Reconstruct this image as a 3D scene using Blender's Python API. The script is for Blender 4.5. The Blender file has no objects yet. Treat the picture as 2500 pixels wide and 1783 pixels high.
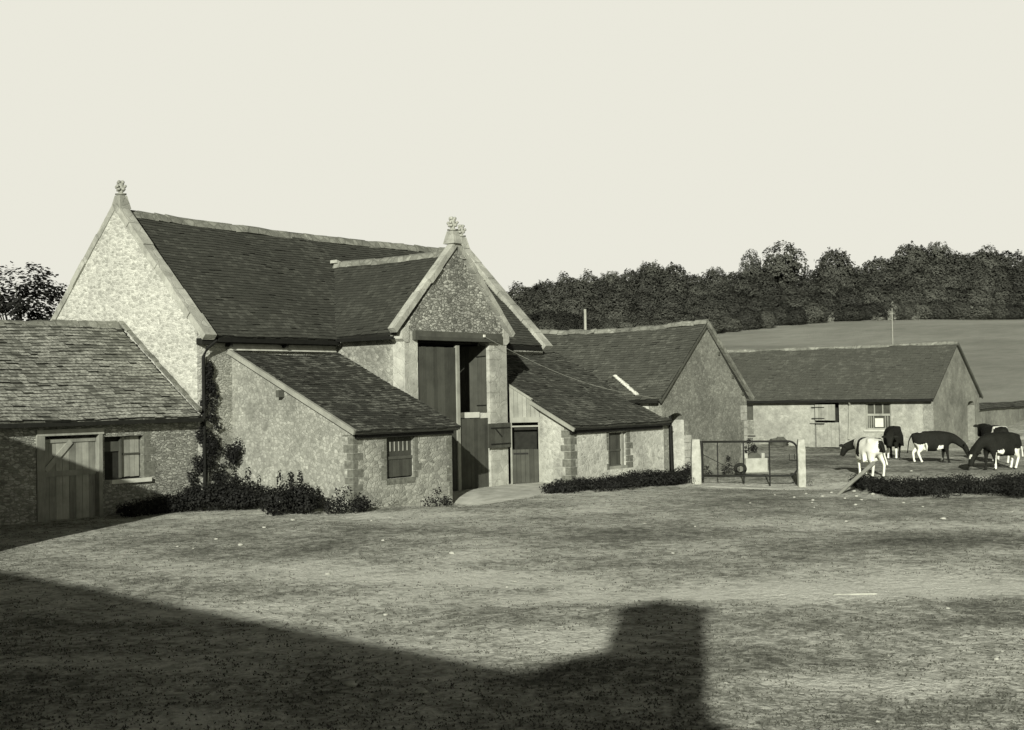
import bpy, math, random
import numpy as np
from mathutils import Vector, Matrix, noise
R = math.radians
rng = random.Random(7)
scene = bpy.context.scene
COL = scene.collection
# ------------------------------------------------------------------ camera
cam_d = bpy.data.cameras.new('camera')
cam = bpy.data.objects.new('camera', cam_d); COL.objects.link(cam)
cam_d.sensor_width = 36.0; cam_d.sensor_fit = 'HORIZONTAL'
cam_d.lens = 36.0 * 3109.77 / 2500.0
cam_d.clip_start = 0.1; cam_d.clip_end = 8000
CX, CY, CZ = -22.558, -29.2525, 3.0
yaw, pitch, roll = 0.8993, 0.0227, 0.0175
FW = Vector((math.sin(yaw), math.cos(yaw), 0)); RT = Vector((math.cos(yaw), -math.sin(yaw), 0)); UP = Vector((0, 0, 1))
f2 = FW * math.cos(pitch) + UP * math.sin(pitch); u2 = -FW * math.sin(pitch) + UP * math.cos(pitch)
xa = RT * math.cos(roll) - u2 * math.sin(roll); ya = u2 * math.cos(roll) + RT * math.sin(roll)
M = Matrix.Identity(4)
for i in range(3):
    M[i][0] = xa[i]; M[i][1] = ya[i]; M[i][2] = -f2[i]
M[0][3], M[1][3], M[2][3] = CX, CY, CZ
cam.matrix_world = M
scene.camera = cam
# ------------------------------------------------------------------ world and sun
SUN = Vector((-0.822, -0.472, 0.317)).normalized()      # towards the sun
EXPO = 0.56
w = bpy.data.worlds.new("World"); scene.world = w; w.use_nodes = True
nt = w.node_tree; nt.nodes.clear()
out = nt.nodes.new('ShaderNodeOutputWorld'); bg = nt.nodes.new('ShaderNodeBackground')
sky = nt.nodes.new('ShaderNodeTexSky'); sky.sky_type = 'NISHITA'; sky.sun_disc = False
sky.sun_elevation = math.asin(SUN.z); sky.sun_rotation = math.atan2(SUN.x, SUN.y)
sky.dust_density = 3.0; sky.air_density = 1.0; sky.ozone_density = 1.0
bw = nt.nodes.new('ShaderNodeRGBToBW')                   # black and white film
geo = nt.nodes.new('ShaderNodeNewGeometry'); sep = nt.nodes.new('ShaderNodeSeparateXYZ')
mr = nt.nodes.new('ShaderNodeMapRange'); mr.inputs['From Min'].default_value = 0.30; mr.inputs['From Max'].default_value = 0.46
mr.inputs['To Min'].default_value = 1.35; mr.inputs['To Max'].default_value = 0.07; mr.interpolation_type = 'SMOOTHSTEP'
mul = nt.nodes.new('ShaderNodeMath'); mul.operation = 'MULTIPLY'
tc = nt.nodes.new('ShaderNodeTexCoord')
hz = nt.nodes.new('ShaderNodeCombineColor')
SKYK = {'strength': 0.15}
nt.links.new(sky.outputs[0], bw.inputs[0]); nt.links.new(tc.outputs['Generated'], sep.inputs[0])
nt.links.new(sep.outputs['Z'], mr.inputs['Value'])
nt.links.new(bw.outputs[0], mul.inputs[0]); nt.links.new(mr.outputs[0], mul.inputs[1])
mn = nt.nodes.new('ShaderNodeMath'); mn.operation = 'MINIMUM'; mn.inputs[1].default_value = 3.72
mx_ = nt.nodes.new('ShaderNodeMath'); mx_.operation = 'MAXIMUM'; mx_.inputs[1].default_value = 0.2
nt.links.new(mul.outputs[0], mn.inputs[0])
for i, k in enumerate((1.0, 0.985, 0.87)):
    m_ = nt.nodes.new('ShaderNodeMath'); m_.operation = 'MULTIPLY'; m_.inputs[1].default_value = k
    nt.links.new(mn.outputs[0], m_.inputs[0]); nt.links.new(m_.outputs[0], hz.inputs[i])
nt.links.new(hz.outputs[0], bg.inputs[0]); bg.inputs[1].default_value = 0.15
nt.links.new(bg.outputs[0], out.inputs[0])
sl = bpy.data.lights.new('sun', 'SUN'); sl.energy = 4.6; sl.angle = R(0.55); sl.color = (1.0, 0.985, 0.93)
so = bpy.data.objects.new('sun', sl); COL.objects.link(so); so.location = (-40, -25, 20)
so.rotation_euler = SUN.to_track_quat('Z', 'Y').to_euler()
vs = scene.view_settings; vs.view_transform = 'Standard'; vs.look = 'None'; vs.gamma = 1.0; vs.exposure = EXPO
scene.cycles.max_bounces = 6; scene.cycles.diffuse_bounces = 3

# ------------------------------------------------------------------ materials
def tone(v):                                            # the toned grey of the print
    t = min(1, max(0, v / 0.5)) ** 0.5
    return (v * (0.955 + .03 * t), v, v * (0.74 + 0.10 * t), 1)

class N:
    def __init__(s, name, rough=0.9, spec=0.15):
        s.m = bpy.data.materials.new(name); s.m.use_nodes = True; s.t = s.m.node_tree
        s.b = s.t.nodes['Principled BSDF']; s.b.inputs['Roughness'].default_value = rough
        s.b.inputs['Specular IOR Level'].default_value = spec
    def n(s, typ, **kw):
        x = s.t.nodes.new(typ)
        for k, v in kw.items():
            if k.startswith('i_'):
                key = k[2:]; key = int(key) if key.isdigit() else key.replace('_', ' ')
                x.inputs[key].default_value = v
            else: setattr(x, k, v)
        return x
    def l(s, a, b): s.t.links.new(a, b)
    def pos(s, sc=(1, 1, 1), obj=False, warp=0.0, wsc=1.0):
        if obj: o = s.n('ShaderNodeTexCoord').outputs['Object']
        else: o = s.n('ShaderNodeNewGeometry').outputs['Position']
        if warp:
            nz = s.n('ShaderNodeTexNoise', i_Scale=wsc, i_Detail=2.0); s.l(o, nz.inputs['Vector'])
            sb = s.n('ShaderNodeVectorMath', operation='SUBTRACT'); sb.inputs[1].default_value = (.5, .5, .5)
            s.l(nz.outputs['Color'], sb.inputs[0])
            sc_ = s.n('ShaderNodeVectorMath', operation='SCALE'); sc_.inputs['Scale'].default_value = warp
            s.l(sb.outputs[0], sc_.inputs[0])
            ad = s.n('ShaderNodeVectorMath', operation='ADD'); s.l(o, ad.inputs[0]); s.l(sc_.outputs[0], ad.inputs[1]); o = ad.outputs[0]
        mp = s.n('ShaderNodeMapping'); mp.inputs['Scale'].default_value = sc; s.l(o, mp.inputs['Vector'])
        return mp.outputs[0]
    def noise(s, v, scale, detail=4, rough=.6, dist=0.0):
        x = s.n('ShaderNodeTexNoise', i_Scale=scale, i_Detail=float(detail), i_Roughness=rough, i_Distortion=dist); s.l(v, x.inputs['Vector']); return x.outputs['Fac']
    def ramp(s, v, stops, interp='LINEAR'):
        r = s.n('ShaderNodeValToRGB'); e = r.color_ramp; e.interpolation = interp
        while len(e.elements) < len(stops): e.elements.new(.5)
        for el, (p, c) in zip(e.elements, stops):
            el.position = p; el.color = tone(c) if not isinstance(c, tuple) else c
        s.l(v, r.inputs[0]); return r.outputs[0]
    def gray(s, v, stops):
        return s.ramp(v, [(p, (c, c, c, 1)) for p, c in stops])
    def mix(s, fac, a, b, mode='MIX'):
        x = s.n('ShaderNodeMix', data_type='RGBA', blend_type=mode)
        if isinstance(fac, (int, float)): x.inputs[0].default_value = fac
        else: s.l(fac, x.inputs[0])
        for i, q in ((6, a), (7, b)):
            if isinstance(q, tuple): x.inputs[i].default_value = q
            else: s.l(q, x.inputs[i])
        return x.outputs[2]
    def math(s, op, a, b=0.0):
        x = s.n('ShaderNodeMath', operation=op)
        for i, q in ((0, a), (1, b)):
            if isinstance(q, (int, float)): x.inputs[i].default_value = q
            else: s.l(q, x.inputs[i])
        return x.outputs[0]
    def fin(s, col, h=None, strength=.5, dist=.02):
        if isinstance(col, tuple): s.b.inputs['Base Color'].default_value = col
        else: s.l(col, s.b.inputs['Base Color'])
        if h is not None:
            bp = s.n('ShaderNodeBump'); bp.inputs['Strength'].default_value = strength; bp.inputs['Distance'].default_value = dist
            s.l(h, bp.inputs['Height']); s.l(bp.outputs[0], s.b.inputs['Normal'])
        return s.m

def rubble(name, lo, hi, mortar, k=5.0, flat=2.1, stain=.5, bump=.9, dist=.035, mort_w=.07, smear=.0, stain_c=.6, g=1.0, vw=.45):
    lo, hi, mortar = lo * g, hi * g, mortar * g
    """rubble stone: squashed voronoi stones, mortar joints, stains"""
    s = N(name)
    v = s.pos((k, k, k * flat), warp=.12, wsc=3.0)
    vo = s.n('ShaderNodeTexVoronoi', feature='F1', i_Randomness=.95, i_Scale=1.0); s.l(v, vo.inputs['Vector'])
    ve = s.n('ShaderNodeTexVoronoi', feature='DISTANCE_TO_EDGE', i_Randomness=.95, i_Scale=1.0); s.l(v, ve.inputs['Vector'])
    cv = s.n('ShaderNodeSeparateColor'); s.l(vo.outputs['Color'], cv.inputs[0])
    p = s.pos()
    fine = s.noise(p, 34, 5, .7); big = s.noise(p, .55, 4, .62, .4); med = s.noise(p, 3.2, 4, .7)
    mott = s.noise(s.pos((k * 1.1, k * 1.1, k * flat * .8)), 1.0, 5, .75)
    base = s.ramp(s.math('ADD', s.math('MULTIPLY', cv.outputs[0], vw), s.math('ADD', s.math('MULTIPLY', fine, .25), s.math('MULTIPLY', mott, 1.1 - vw))), [(0.28, lo), (.86, hi)])
    edge = s.gray(ve.outputs['Distance'], [(mort_w * .35, 0), (mort_w * 1.6, 1)])
    mcover = s.math('MULTIPLY', edge, s.gray(med, [(.38 - smear * .3, 1 - smear), (.62, 1)]))
    c = s.mix(mcover, tone(mortar), base)
    st = s.gray(big, [(.38, stain_c), (.53, 1.0), (.68, 1.0 + .35 * stain)])
    c = s.mix(stain, c, st, 'MULTIPLY')
    st2 = s.gray(med, [(.3, .62), (.6, 1.0)])
    c = s.mix(.7, c, st2, 'MULTIPLY')
    pits = s.gray(s.noise(p, 16, 3, .6), [(.30, .45), (.37, 1)])
    c = s.mix(.75, c, pits, 'MULTIPLY')
    h = s.math('ADD', s.math('MULTIPLY', mcover, .6), s.math('ADD', s.math('MULTIPLY', cv.outputs[1], .3), s.math('MULTIPLY', fine, .5)))
    return s.fin(c, h, bump, dist)

def tilemat(name, lo, hi, lichen, amount=.5, big=.7, soft=0.0, g=1.0, bl=.6):
    lo, hi, lichen = lo * g, hi * g, lichen * g
    s = N(name, .92)
    gg = s.n('ShaderNodeNewGeometry'); p = s.pos()
    a = s.noise(p, big, 4, .65, .5); fine = s.noise(p, 22, 4, .7); med = s.noise(p, 2.6, 4, .7)
    r = s.math('ADD', s.math('MULTIPLY', gg.outputs['Random Per Island'], .35), s.math('MULTIPLY', fine, .65))
    c = s.ramp(r, [(0.05, lo), (.9, hi)])
    mask = s.math('MULTIPLY', s.gray(s.math('ADD', s.math('MULTIPLY', a, .55), s.math('ADD', s.math('MULTIPLY', med, .25), s.math('MULTIPLY', gg.outputs['Random Per Island'], .2))), [(.5 - amount * .12, 0), (.62 - amount * .06, 1)]),
                  s.gray(s.noise(p, 13, 5, .75), [(.42, 0.05), (.60, 1)]))
    c = s.mix(mask, c, tone(lichen))
    c = s.mix(bl, c, s.gray(med, [(.3, .6), (.7, 1.15)]), 'MULTIPLY')
    return s.fin(c, fine, .5, .012)

def wood(name, lo, hi, sc=(14, 14, 1.1), contrast=.7, obj=False):
    s = N(name, .85)
    g = s.n('ShaderNodeNewGeometry')
    v = s.pos(sc); grain = s.noise(v, 1.6, 5, .75, .6); p = s.pos(); st = s.noise(p, 2.2, 4, .6)
    r = s.math('ADD', s.math('MULTIPLY', g.outputs['Random Per Island'], .45), s.math('MULTIPLY', grain, .55))
    c = s.ramp(r, [(.15, lo), (.8, hi)])
    c = s.mix(contrast, c, s.gray(st, [(.32, .6), (.62, 1.1)]), 'MULTIPLY')
    return s.fin(c, grain, .35, .006)

def plain(name, v, var=.25, rough=.9, sc=6.0, bump=.3, spec=.15):
    s = N(name, rough, spec); p = s.pos(); a = s.noise(p, sc, 5, .65)
    c = s.ramp(a, [(.3, v * (1 - var)), (.7, v * (1 + var))])
    return s.fin(c, a, bump, .01)

def leafmat(name, lo, hi, big=.5):
    s = N(name, .75, .2)
    g = s.n('ShaderNodeNewGeometry'); oi = s.n('ShaderNodeObjectInfo')
    a = s.noise(s.pos(), big, 3, .6)
    r = s.math('ADD', s.math('MULTIPLY', g.outputs['Random Per Island'], .35), s.math('ADD', s.math('MULTIPLY', a, .35), s.math('MULTIPLY', oi.outputs['Random'], .38)))
    return s.fin(s.ramp(r, [(.15, lo), (.95, hi)]))

MT = dict(
    gable=rubble('pale_coursed_rubble', .17, .52, .50, k=6.0, flat=2.6, stain=.4, bump=.9, mort_w=.09, smear=.4, dist=.02, stain_c=.78, vw=.5),
    main=rubble('barn_side_rubble', .12, .42, .30, k=6.5, flat=2.0, stain=.6, smear=.4),
    porch=rubble('porch_gable_rubble', .04, .46, .20, k=6.5, flat=1.9, stain=.6, smear=.3, bump=1.0, dist=.04, vw=.5),
    ashlar=rubble('worn_dressed_stone', .22, .42, .36, k=2.4, flat=1.3, stain=.7, smear=.8, bump=.5, mort_w=.02, g=1.1, vw=.25),
    aside=rubble('weathered_limewash_rubble', .06, .38, .22, k=8.5, flat=1.15, stain=.65, smear=.8, bump=.6, dist=.02, vw=.3),
    afront=rubble('patched_rubble', .06, .38, .26, k=6.0, flat=1.6, stain=.7, smear=.5, bump=.7, dist=.025, vw=.35),
    bwall=rubble('flaking_whitewash_rubble', .12, .54, .46, k=5.5, flat=1.3, stain=.7, smear=.8, bump=.6, dist=.025, vw=.25),
    bside=rubble('flaking_whitewash_sun_dimmed', .12, .42, .36, k=5.5, flat=1.3, stain=.7, smear=.8, bump=.6, dist=.025, vw=.25),  # front wall's whitewash, colour darkened to offset the sun on this side
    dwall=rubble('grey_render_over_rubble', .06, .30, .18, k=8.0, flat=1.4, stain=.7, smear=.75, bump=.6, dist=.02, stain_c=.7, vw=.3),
    dlight=rubble('pale_and_sunlit_render', .24, .50, .42, k=5.6, flat=1.6, stain=.6, smear=.8, bump=.5, dist=.02, vw=.25),  # pale stone; also colours in sunlight on the west wall and door jamb
    ewall=rubble('pale_limewash_wall', .14, .37, .30, k=4.6, flat=1.4, stain=.7, smear=.85, bump=.5, dist=.02, stain_c=.7, vw=.2),
    egable=rubble('grey_limewash_gable', .10, .27, .20, k=5.0, flat=1.4, stain=.7, smear=.8, bump=.5, dist=.02, vw=.2),
    lowwall=rubble('grey_rubble', .08, .42, .20, k=7.5, flat=2.4, stain=.6, smear=.3, vw=.5),
    lowroof=tilemat('lichened_stone_tile', .06, .20, .46, 1.1, .9, g=.88),
    mainroof=tilemat('dark_stone_tile', .034, .062, .090, -.3, .5, bl=.3),
    porchroof=tilemat('dark_porch_tile', .032, .052, .075, -.3, .6, bl=.25),
    aroof=tilemat('mossy_stone_tile', .022, .062, .19, .15, 2.2, bl=.3),
    broof=tilemat('weathered_stone_tile', .036, .09, .17, .2, 1.0, bl=.5),
    droof=tilemat('grey_stone_tile', .050, .086, .13, -.2, .8, bl=.4),
    eroof=tilemat('smooth_slate', .062, .085, .12, -.3, .5, bl=.4),
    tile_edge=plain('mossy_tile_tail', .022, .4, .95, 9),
    ridge=rubble('weathered_ridge_stone', .12, .26, .16, k=3, flat=1.0, stain=.7, smear=.3, bump=.6, dist=.02),
    coping=rubble('worn_coping_stone', .22, .40, .34, k=2.2, flat=1.0, stain=.7, smear=.7, bump=.6, dist=.02, mort_w=.02),
    quoin=plain('dark_brick', .12, .4, .95, 9), greywood=wood('weathered_grey_board', .07, .30),
    darkwood=wood('dark_painted_board', .036, .07, contrast=.6), beam=wood('dark_oak_beam', .05, .095, (1.2, 14, 14)),
    frame=wood('pale_frame_wood', .16, .30), black=plain('black_iron', .014, .3, .6), gutter=plain('black_gutter', .010, .3, .7),
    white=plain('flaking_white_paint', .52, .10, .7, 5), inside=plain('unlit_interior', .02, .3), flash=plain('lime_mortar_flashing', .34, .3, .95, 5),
    post=plain('whitewashed_concrete', .32, .3, .9, 5), stone=plain('pale_field_stone', .34, .3, .95, 9, .6), glass=plain('dusty_window_glass', .06, .4, .25, 3, .05, .5),
    leaf=leafmat('nettle_leaf', .004, .016), ivy=leafmat('ivy_leaf', .004, .014), treeleaf=leafmat('tree_leaf', .014, .080, .08), mayleaf=leafmat('blossom_leaf', .14, .30, .1),
    paleleaf=leafmat('pale_tree_leaf', .034, .105, .1), bark=plain('bark', .06, .3, .95, 8), tyre=plain('old_rubber', .02, .3, .85),
    concrete=plain('worn_concrete', .40, .3, .95, 2.2, .4), sillm=plain('pale_sill_stone', .42, .2, .9, 3), limewash=plain('dull_limewash', .30, .25, .9, 4), pole=plain('weathered_pole', .26, .2, .9, 3),
)

# ------------------------------------------------------------------ mesh helpers
class MB:
    def __init__(s, T=None): s.v = []; s.f = []; s.T = T
    def add(s, vs, fs):
        o = len(s.v); s.v += [tuple(p) for p in vs]; s.f += [tuple(i + o for i in q) for q in fs]
    def box(s, x0, x1, y0, y1, z0, z1):
        s.add([(x0, y0, z0), (x1, y0, z0), (x1, y1, z0), (x0, y1, z0), (x0, y0, z1), (x1, y0, z1), (x1, y1, z1), (x0, y1, z1)],
              [(0, 3, 2, 1), (4, 5, 6, 7), (0, 1, 5, 4), (1, 2, 6, 5), (2, 3, 7, 6), (3, 0, 4, 7)])
    def obox(s, c, a, b, d):                            # centre and three half-axes
        c, a, b, d = Vector(c), Vector(a), Vector(b), Vector(d)
        P = [c + a * i + b * j + d * k for k in (-1, 1) for (i, j) in ((-1, -1), (1, -1), (1, 1), (-1, 1))]
        s.add(P, [(0, 3, 2, 1), (4, 5, 6, 7), (0, 1, 5, 4), (1, 2, 6, 5), (2, 3, 7, 6), (3, 0, 4, 7)])
    def prism(s, pts, d):                               # polygon swept by vector d
        n = len(pts); d = Vector(d); P = [Vector(p) for p in pts]
        s.add(P + [p + d for p in P], [tuple(range(n))[::-1], tuple(range(n, 2 * n))] + [(i, (i + 1) % n, n + (i + 1) % n, n + i) for i in range(n)])
    def tube(s, pts, r, seg=8, rad=None):
        P = [Vector(p) for p in pts]; n = len(P); V = []
        for i, p in enumerate(P):
            d = (P[min(i + 1, n - 1)] - P[max(i - 1, 0)]).normalized()
            a = d.cross(Vector((0, 0, 1)) if abs(d.z) < .9 else Vector((1, 0, 0))).normalized(); b = d.cross(a)
            rr = rad[i] if rad else r
            V += [p + (a * math.cos(2 * math.pi * k / seg) + b * math.sin(2 * math.pi * k / seg)) * rr for k in range(seg)]
        F = [(i * seg + k, i * seg + (k + 1) % seg, (i + 1) * seg + (k + 1) % seg, (i + 1) * seg + k) for i in range(n - 1) for k in range(seg)]
        F += [tuple(range(seg))[::-1], tuple(range((n - 1) * seg, n * seg))]
        s.add(V, F)
    def blob(s, c, r, j=.15, seg=8, rings=6, rn=rng):
        c = Vector(c); r = Vector(r) if not isinstance(r, (int, float)) else Vector((r, r, r)); V = []
        for i in range(rings + 1):
            th = math.pi * i / rings
            for k in range(seg):
                ph = 2 * math.pi * k / seg; q = 1 + rn.uniform(-j, j)
                V.append((c.x + r.x * q * math.sin(th) * math.cos(ph), c.y + r.y * q * math.sin(th) * math.sin(ph), c.z + r.z * (q if 0 < i < rings else 1) * math.cos(th)))
        s.add(V, [(i * seg + k, i * seg + (k + 1) % seg, (i + 1) * seg + (k + 1) % seg, (i + 1) * seg + k) for i in range(rings) for k in range(seg)])
    def add(s, vs, fs):
        s.calls = getattr(s, 'calls', []); s.calls.append((len(s.v), len(s.v) + len(vs), len(s.f), len(s.f) + len(fs)))
        o = len(s.v); s.v += [tuple(p) for p in vs]; s.f += [tuple(i + o for i in q) for q in fs]
    def split(s, name, mat, parent=None, smooth=False, tol=.03):
        # one object for every cluster of touching pieces
        bb = [(np.min(s.v[a:b], 0) - tol, np.max(s.v[a:b], 0) + tol) for a, b, _, _ in s.calls]; n = len(bb); g = list(range(n))
        def root(i):
            while g[i] != i: i = g[i]
            return i
        for i in range(n):
            for j in range(i):
                if np.all(bb[i][0] <= bb[j][1]) and np.all(bb[j][0] <= bb[i][1]): g[root(i)] = root(j)
        res = []
        for r_ in sorted(set(root(i) for i in range(n))):
            m_ = MB(s.T)
            for i in range(n):
                if root(i) == r_: a, b, c, d = s.calls[i]; m_.add(s.v[a:b], [tuple(k - a for k in q) for q in s.f[c:d]])
            res.append(m_.build(name, mat, parent, smooth))
        return res[0]
    def build(s, name, mat, parent=None, smooth=False):
        me = bpy.data.meshes.new(name); vs = s.v
        if s.T is not None: vs = [tuple(s.T @ Vector(p)) for p in vs]
        me.from_pydata(vs, [], s.f); me.update()
        me.materials.append(MT[mat] if isinstance(mat, str) else mat)
        if getattr(s, 'edge', None):
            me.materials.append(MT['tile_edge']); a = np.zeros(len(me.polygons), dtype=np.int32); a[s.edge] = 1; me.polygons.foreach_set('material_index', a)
        if smooth: me.polygons.foreach_set('use_smooth', [True] * len(me.polygons))
        o = bpy.data.objects.new(name, me); COL.objects.link(o)
        if parent is not None:
            o.parent = parent
            q = parent; off = Vector((0, 0, 0))
            while q is not None: off += q.location; q = q.parent
            o.location = -off
        return o

def tag(o, label=None, cat=None, group=None, kind=None):
    if label: o['label'] = label
    if cat: o['category'] = cat
    if group: o['group'] = group
    if kind: o['kind'] = kind
    return o
def thing(name, loc, label, cat, group=None):
    o = bpy.data.objects.new(name, None); COL.objects.link(o); o.location = loc; o.empty_display_size = .2
    return tag(o, label, cat, group)

def tiles(mb, O, U, V, L, H, course=.135, width=.21, th=.022, sag=.05, seed=1, jit=1.0):
    """rows of overlapping stone tiles on a plane; O eave corner, U along, V up the slope"""
    r = random.Random(seed); O, U, V = Vector(O), Vector(U).normalized(), Vector(V).normalized(); Nn = U.cross(V)
    if Nn.z < 0: Nn = -Nn
    ph = r.uniform(0, 6)
    def P(u, v, h):
        d = -sag * math.sin(math.pi * min(1, max(0, u / L))) * (v / H) + .014 * math.sin(u * 1.7 + ph) + .012 * math.sin(u * .9 + v * 2.1 + ph)
        return O + U * u + V * v + Nn * h + Vector((0, 0, d))
    n = int(H / course) + 1
    c2 = H / n
    for i in range(n):
        u = -r.uniform(0, width); v0 = i * c2
        while u < L:
            wd = width * r.uniform(.7, 1.35); ua, ub = max(u, -.02), min(u + wd - .006, L + .02); u += wd
            if ub - ua < .03: continue
            t = th * r.uniform(.8, 1.35) if r.random() > .03 * jit else th * 2.2
            lo = v0 + r.uniform(-.012, .012) * jit; hi = min(v0 + c2 * 1.15, H)
            ta, tb = t * r.uniform(.9, 1.1), t * r.uniform(.9, 1.1)
            q = [P(ua, lo, ta), P(ub, lo, tb), P(ub, hi, .004), P(ua, hi, .004), P(ua, lo, -.02), P(ub, lo, -.02)]
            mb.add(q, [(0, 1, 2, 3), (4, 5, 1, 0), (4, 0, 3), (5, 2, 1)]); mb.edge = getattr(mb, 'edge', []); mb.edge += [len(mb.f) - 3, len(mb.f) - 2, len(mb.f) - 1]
    nu, nv = 16, 4; G_ = [[P(L * i / nu, H * j / nv, -.03) for j in range(nv + 1)] for i in range(nu + 1)]   # sheathing that follows the sag
    top = [p for row in G_ for p in row]; k = nv + 1; n_ = len(top)
    F_ = [(i * k + j, (i + 1) * k + j, (i + 1) * k + j + 1, i * k + j + 1) for i in range(nu) for j in range(nv)]
    rim = [i * k for i in range(nu + 1)] + [nu * k + j for j in range(1, k)] + [i * k + nv for i in range(nu - 1, -1, -1)] + [j for j in range(nv - 1, 0, -1)]
    mb.add(top + [p - Nn * .06 for p in top], F_ + [tuple(n_ + q for q in f_)[::-1] for f_ in F_] + [(rim[i], rim[(i + 1) % len(rim)], n_ + rim[(i + 1) % len(rim)], n_ + rim[i]) for i in range(len(rim))])

def ridge(mb, A, B, w=.2, h=.1, seg=.5, seed=3, jit=.02, sag=.05):
    r = random.Random(seed); A, B = Vector(A), Vector(B); L = (B - A).length; d = (B - A) / L; side = d.cross(UP).normalized(); t = 0
    while t < L:
        s_ = seg * r.uniform(.7, 1.4); e = min(t + s_ - .012, L)
        z = [-sag * math.sin(math.pi * q / L) + r.uniform(-jit, jit) + .014 * math.sin(q * 1.7) for q in (t, e)]
        V = []
        for q, zz in ((t, z[0]), (e, z[1])):
            c = A + d * q + UP * zz
            V += [c - side * w + UP * -(w * .72), c - side * w * .5 + UP * (h * .25), c + UP * h, c + side * w * .5 + UP * (h * .25), c + side * w + UP * -(w * .72), c + UP * -w]
        mb.add(V, [(0, 1, 7, 6), (1, 2, 8, 7), (2, 3, 9, 8), (3, 4, 10, 9), (4, 5, 11, 10), (5, 0, 6, 11), (5, 4, 3, 2, 1, 0), (6, 7, 8, 9, 10, 11)])
        t += s_

def coping(mb, A, B, wdir, w0, w1, th=.15, under=.06, seg=.8, seed=5, jit=.018):
    """stone slabs laid along a gable slope from A to B; wdir is across the wall, from w0 to w1"""
    r = random.Random(seed); A, B, W = Vector(A), Vector(B), Vector(wdir); L = (B - A).length; d = (B - A) / L; n = W.cross(d).normalized()
    if n.z < 0: n = -n
    t = 0
    while t < L - .02:
        s_ = seg * r.uniform(.75, 1.3); e = min(t + s_ - .014, L)
        if L - e < .2: e = L; s_ = L
        j = [r.uniform(-jit, jit) for _ in range(4)]
        c = A + d * ((t + e) / 2) + W * ((w0 + w1) / 2 + j[0]) + n * ((th - under) / 2 + j[1])
        mb.obox(c, d * (e - t) / 2, W * ((w1 - w0) / 2 + j[2]), n * ((th + under) / 2))
        t += s_

def wallface(mb, axis, c0, c1, poly, holes=()):
    """wall slab between coordinates c0,c1 on `axis` ('x' or 'y'); poly = [(h, z)..] convex outline; holes = rects (h0,h1,z0,z1).
    Cut into vertical strips so that every strip is a clean prism."""
    hs = sorted(set([p[0] for p in poly] + [q for h in holes for q in h[:2]]))
    def zr(h):
        zs = []
        n = len(poly)
        for i in range(n):
            (a, za), (b, zb) = poly[i], poly[(i + 1) % n]
            if a == b:
                if abs(h - a) < 1e-9: zs += [za, zb]
            elif min(a, b) - 1e-9 <= h <= max(a, b) + 1e-9: zs.append(za + (zb - za) * (h - a) / (b - a))
        return min(zs), max(zs)
    for a, b in zip(hs, hs[1:]):
        if b - a < 1e-6: continue
        (l0, u0), (l1, u1) = zr(a + 1e-7), zr(b - 1e-7)
        cuts = sorted([(h[2], h[3]) for h in holes if h[0] <= a + 1e-6 and h[1] >= b - 1e-6])
        seg = []; lo = (l0, l1)
        for z0, z1 in cuts:
            if z0 > lo[0] + 1e-6: seg.append((lo, (z0, z0)))
            lo = (z1, z1)
        seg.append((lo, (u0, u1)))
        for (p, q), (r_, t_) in seg:
            pts = [(a, p), (b, q), (b, t_), (a, r_)]
            if axis == 'x': mb.prism([(c0, h, z) for h, z in pts], (c1 - c0, 0, 0))
            else: mb.prism([(h, c0, z) for h, z in pts], (0, c1 - c0, 0))

def planks(mb, x0, x1, z0, z1, y, th=.03, w=.14, axis='y', seed=1, gap=.008):
    r = random.Random(seed); n = max(1, round((x1 - x0) / w)); ww = (x1 - x0) / n
    for i in range(n):
        a, b = x0 + i * ww + gap / 2, x0 + (i + 1) * ww - gap / 2; j = r.uniform(-.004, .004); e = r.uniform(0, .012)
        if axis == 'y': mb.box(a, b, y + j, y + th + j, z0 + e, z1 - e)
        else: mb.box(y + j, y + th + j, a, b, z0 + e, z1 - e)

def quoins(mb, x, y, z0, z1, sx, sy, bh=.22, long=.36, short=.2, proud=.006, seed=1, zf=None):
    """toothed blocks round a corner at (x, y); sx, sy = directions in which the walls run"""
    r = random.Random(seed); z = z0; k = 0
    while z < z1 - .05:
        h = bh * r.uniform(.85, 1.15); a, b = (long, short) if k % 2 else (short, long)
        a *= r.uniform(.85, 1.15); b *= r.uniform(.85, 1.15)
        X = sorted((x - sx * proud, x + sx * a)); Y = sorted((y - sy * proud, y + sy * .05))
        mb.box(X[0], X[1], Y[0], Y[1], z + .008, min(z + h, z1) - .004)
        X = sorted((x - sx * (proud + .002), x + sx * .05)); Y = sorted((y - sy * (proud + .002), y + sy * b))
        mb.box(X[0], X[1], Y[0], Y[1], z + .010, min(z + h, z1) - .006)
        z += h; k += 1
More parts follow.
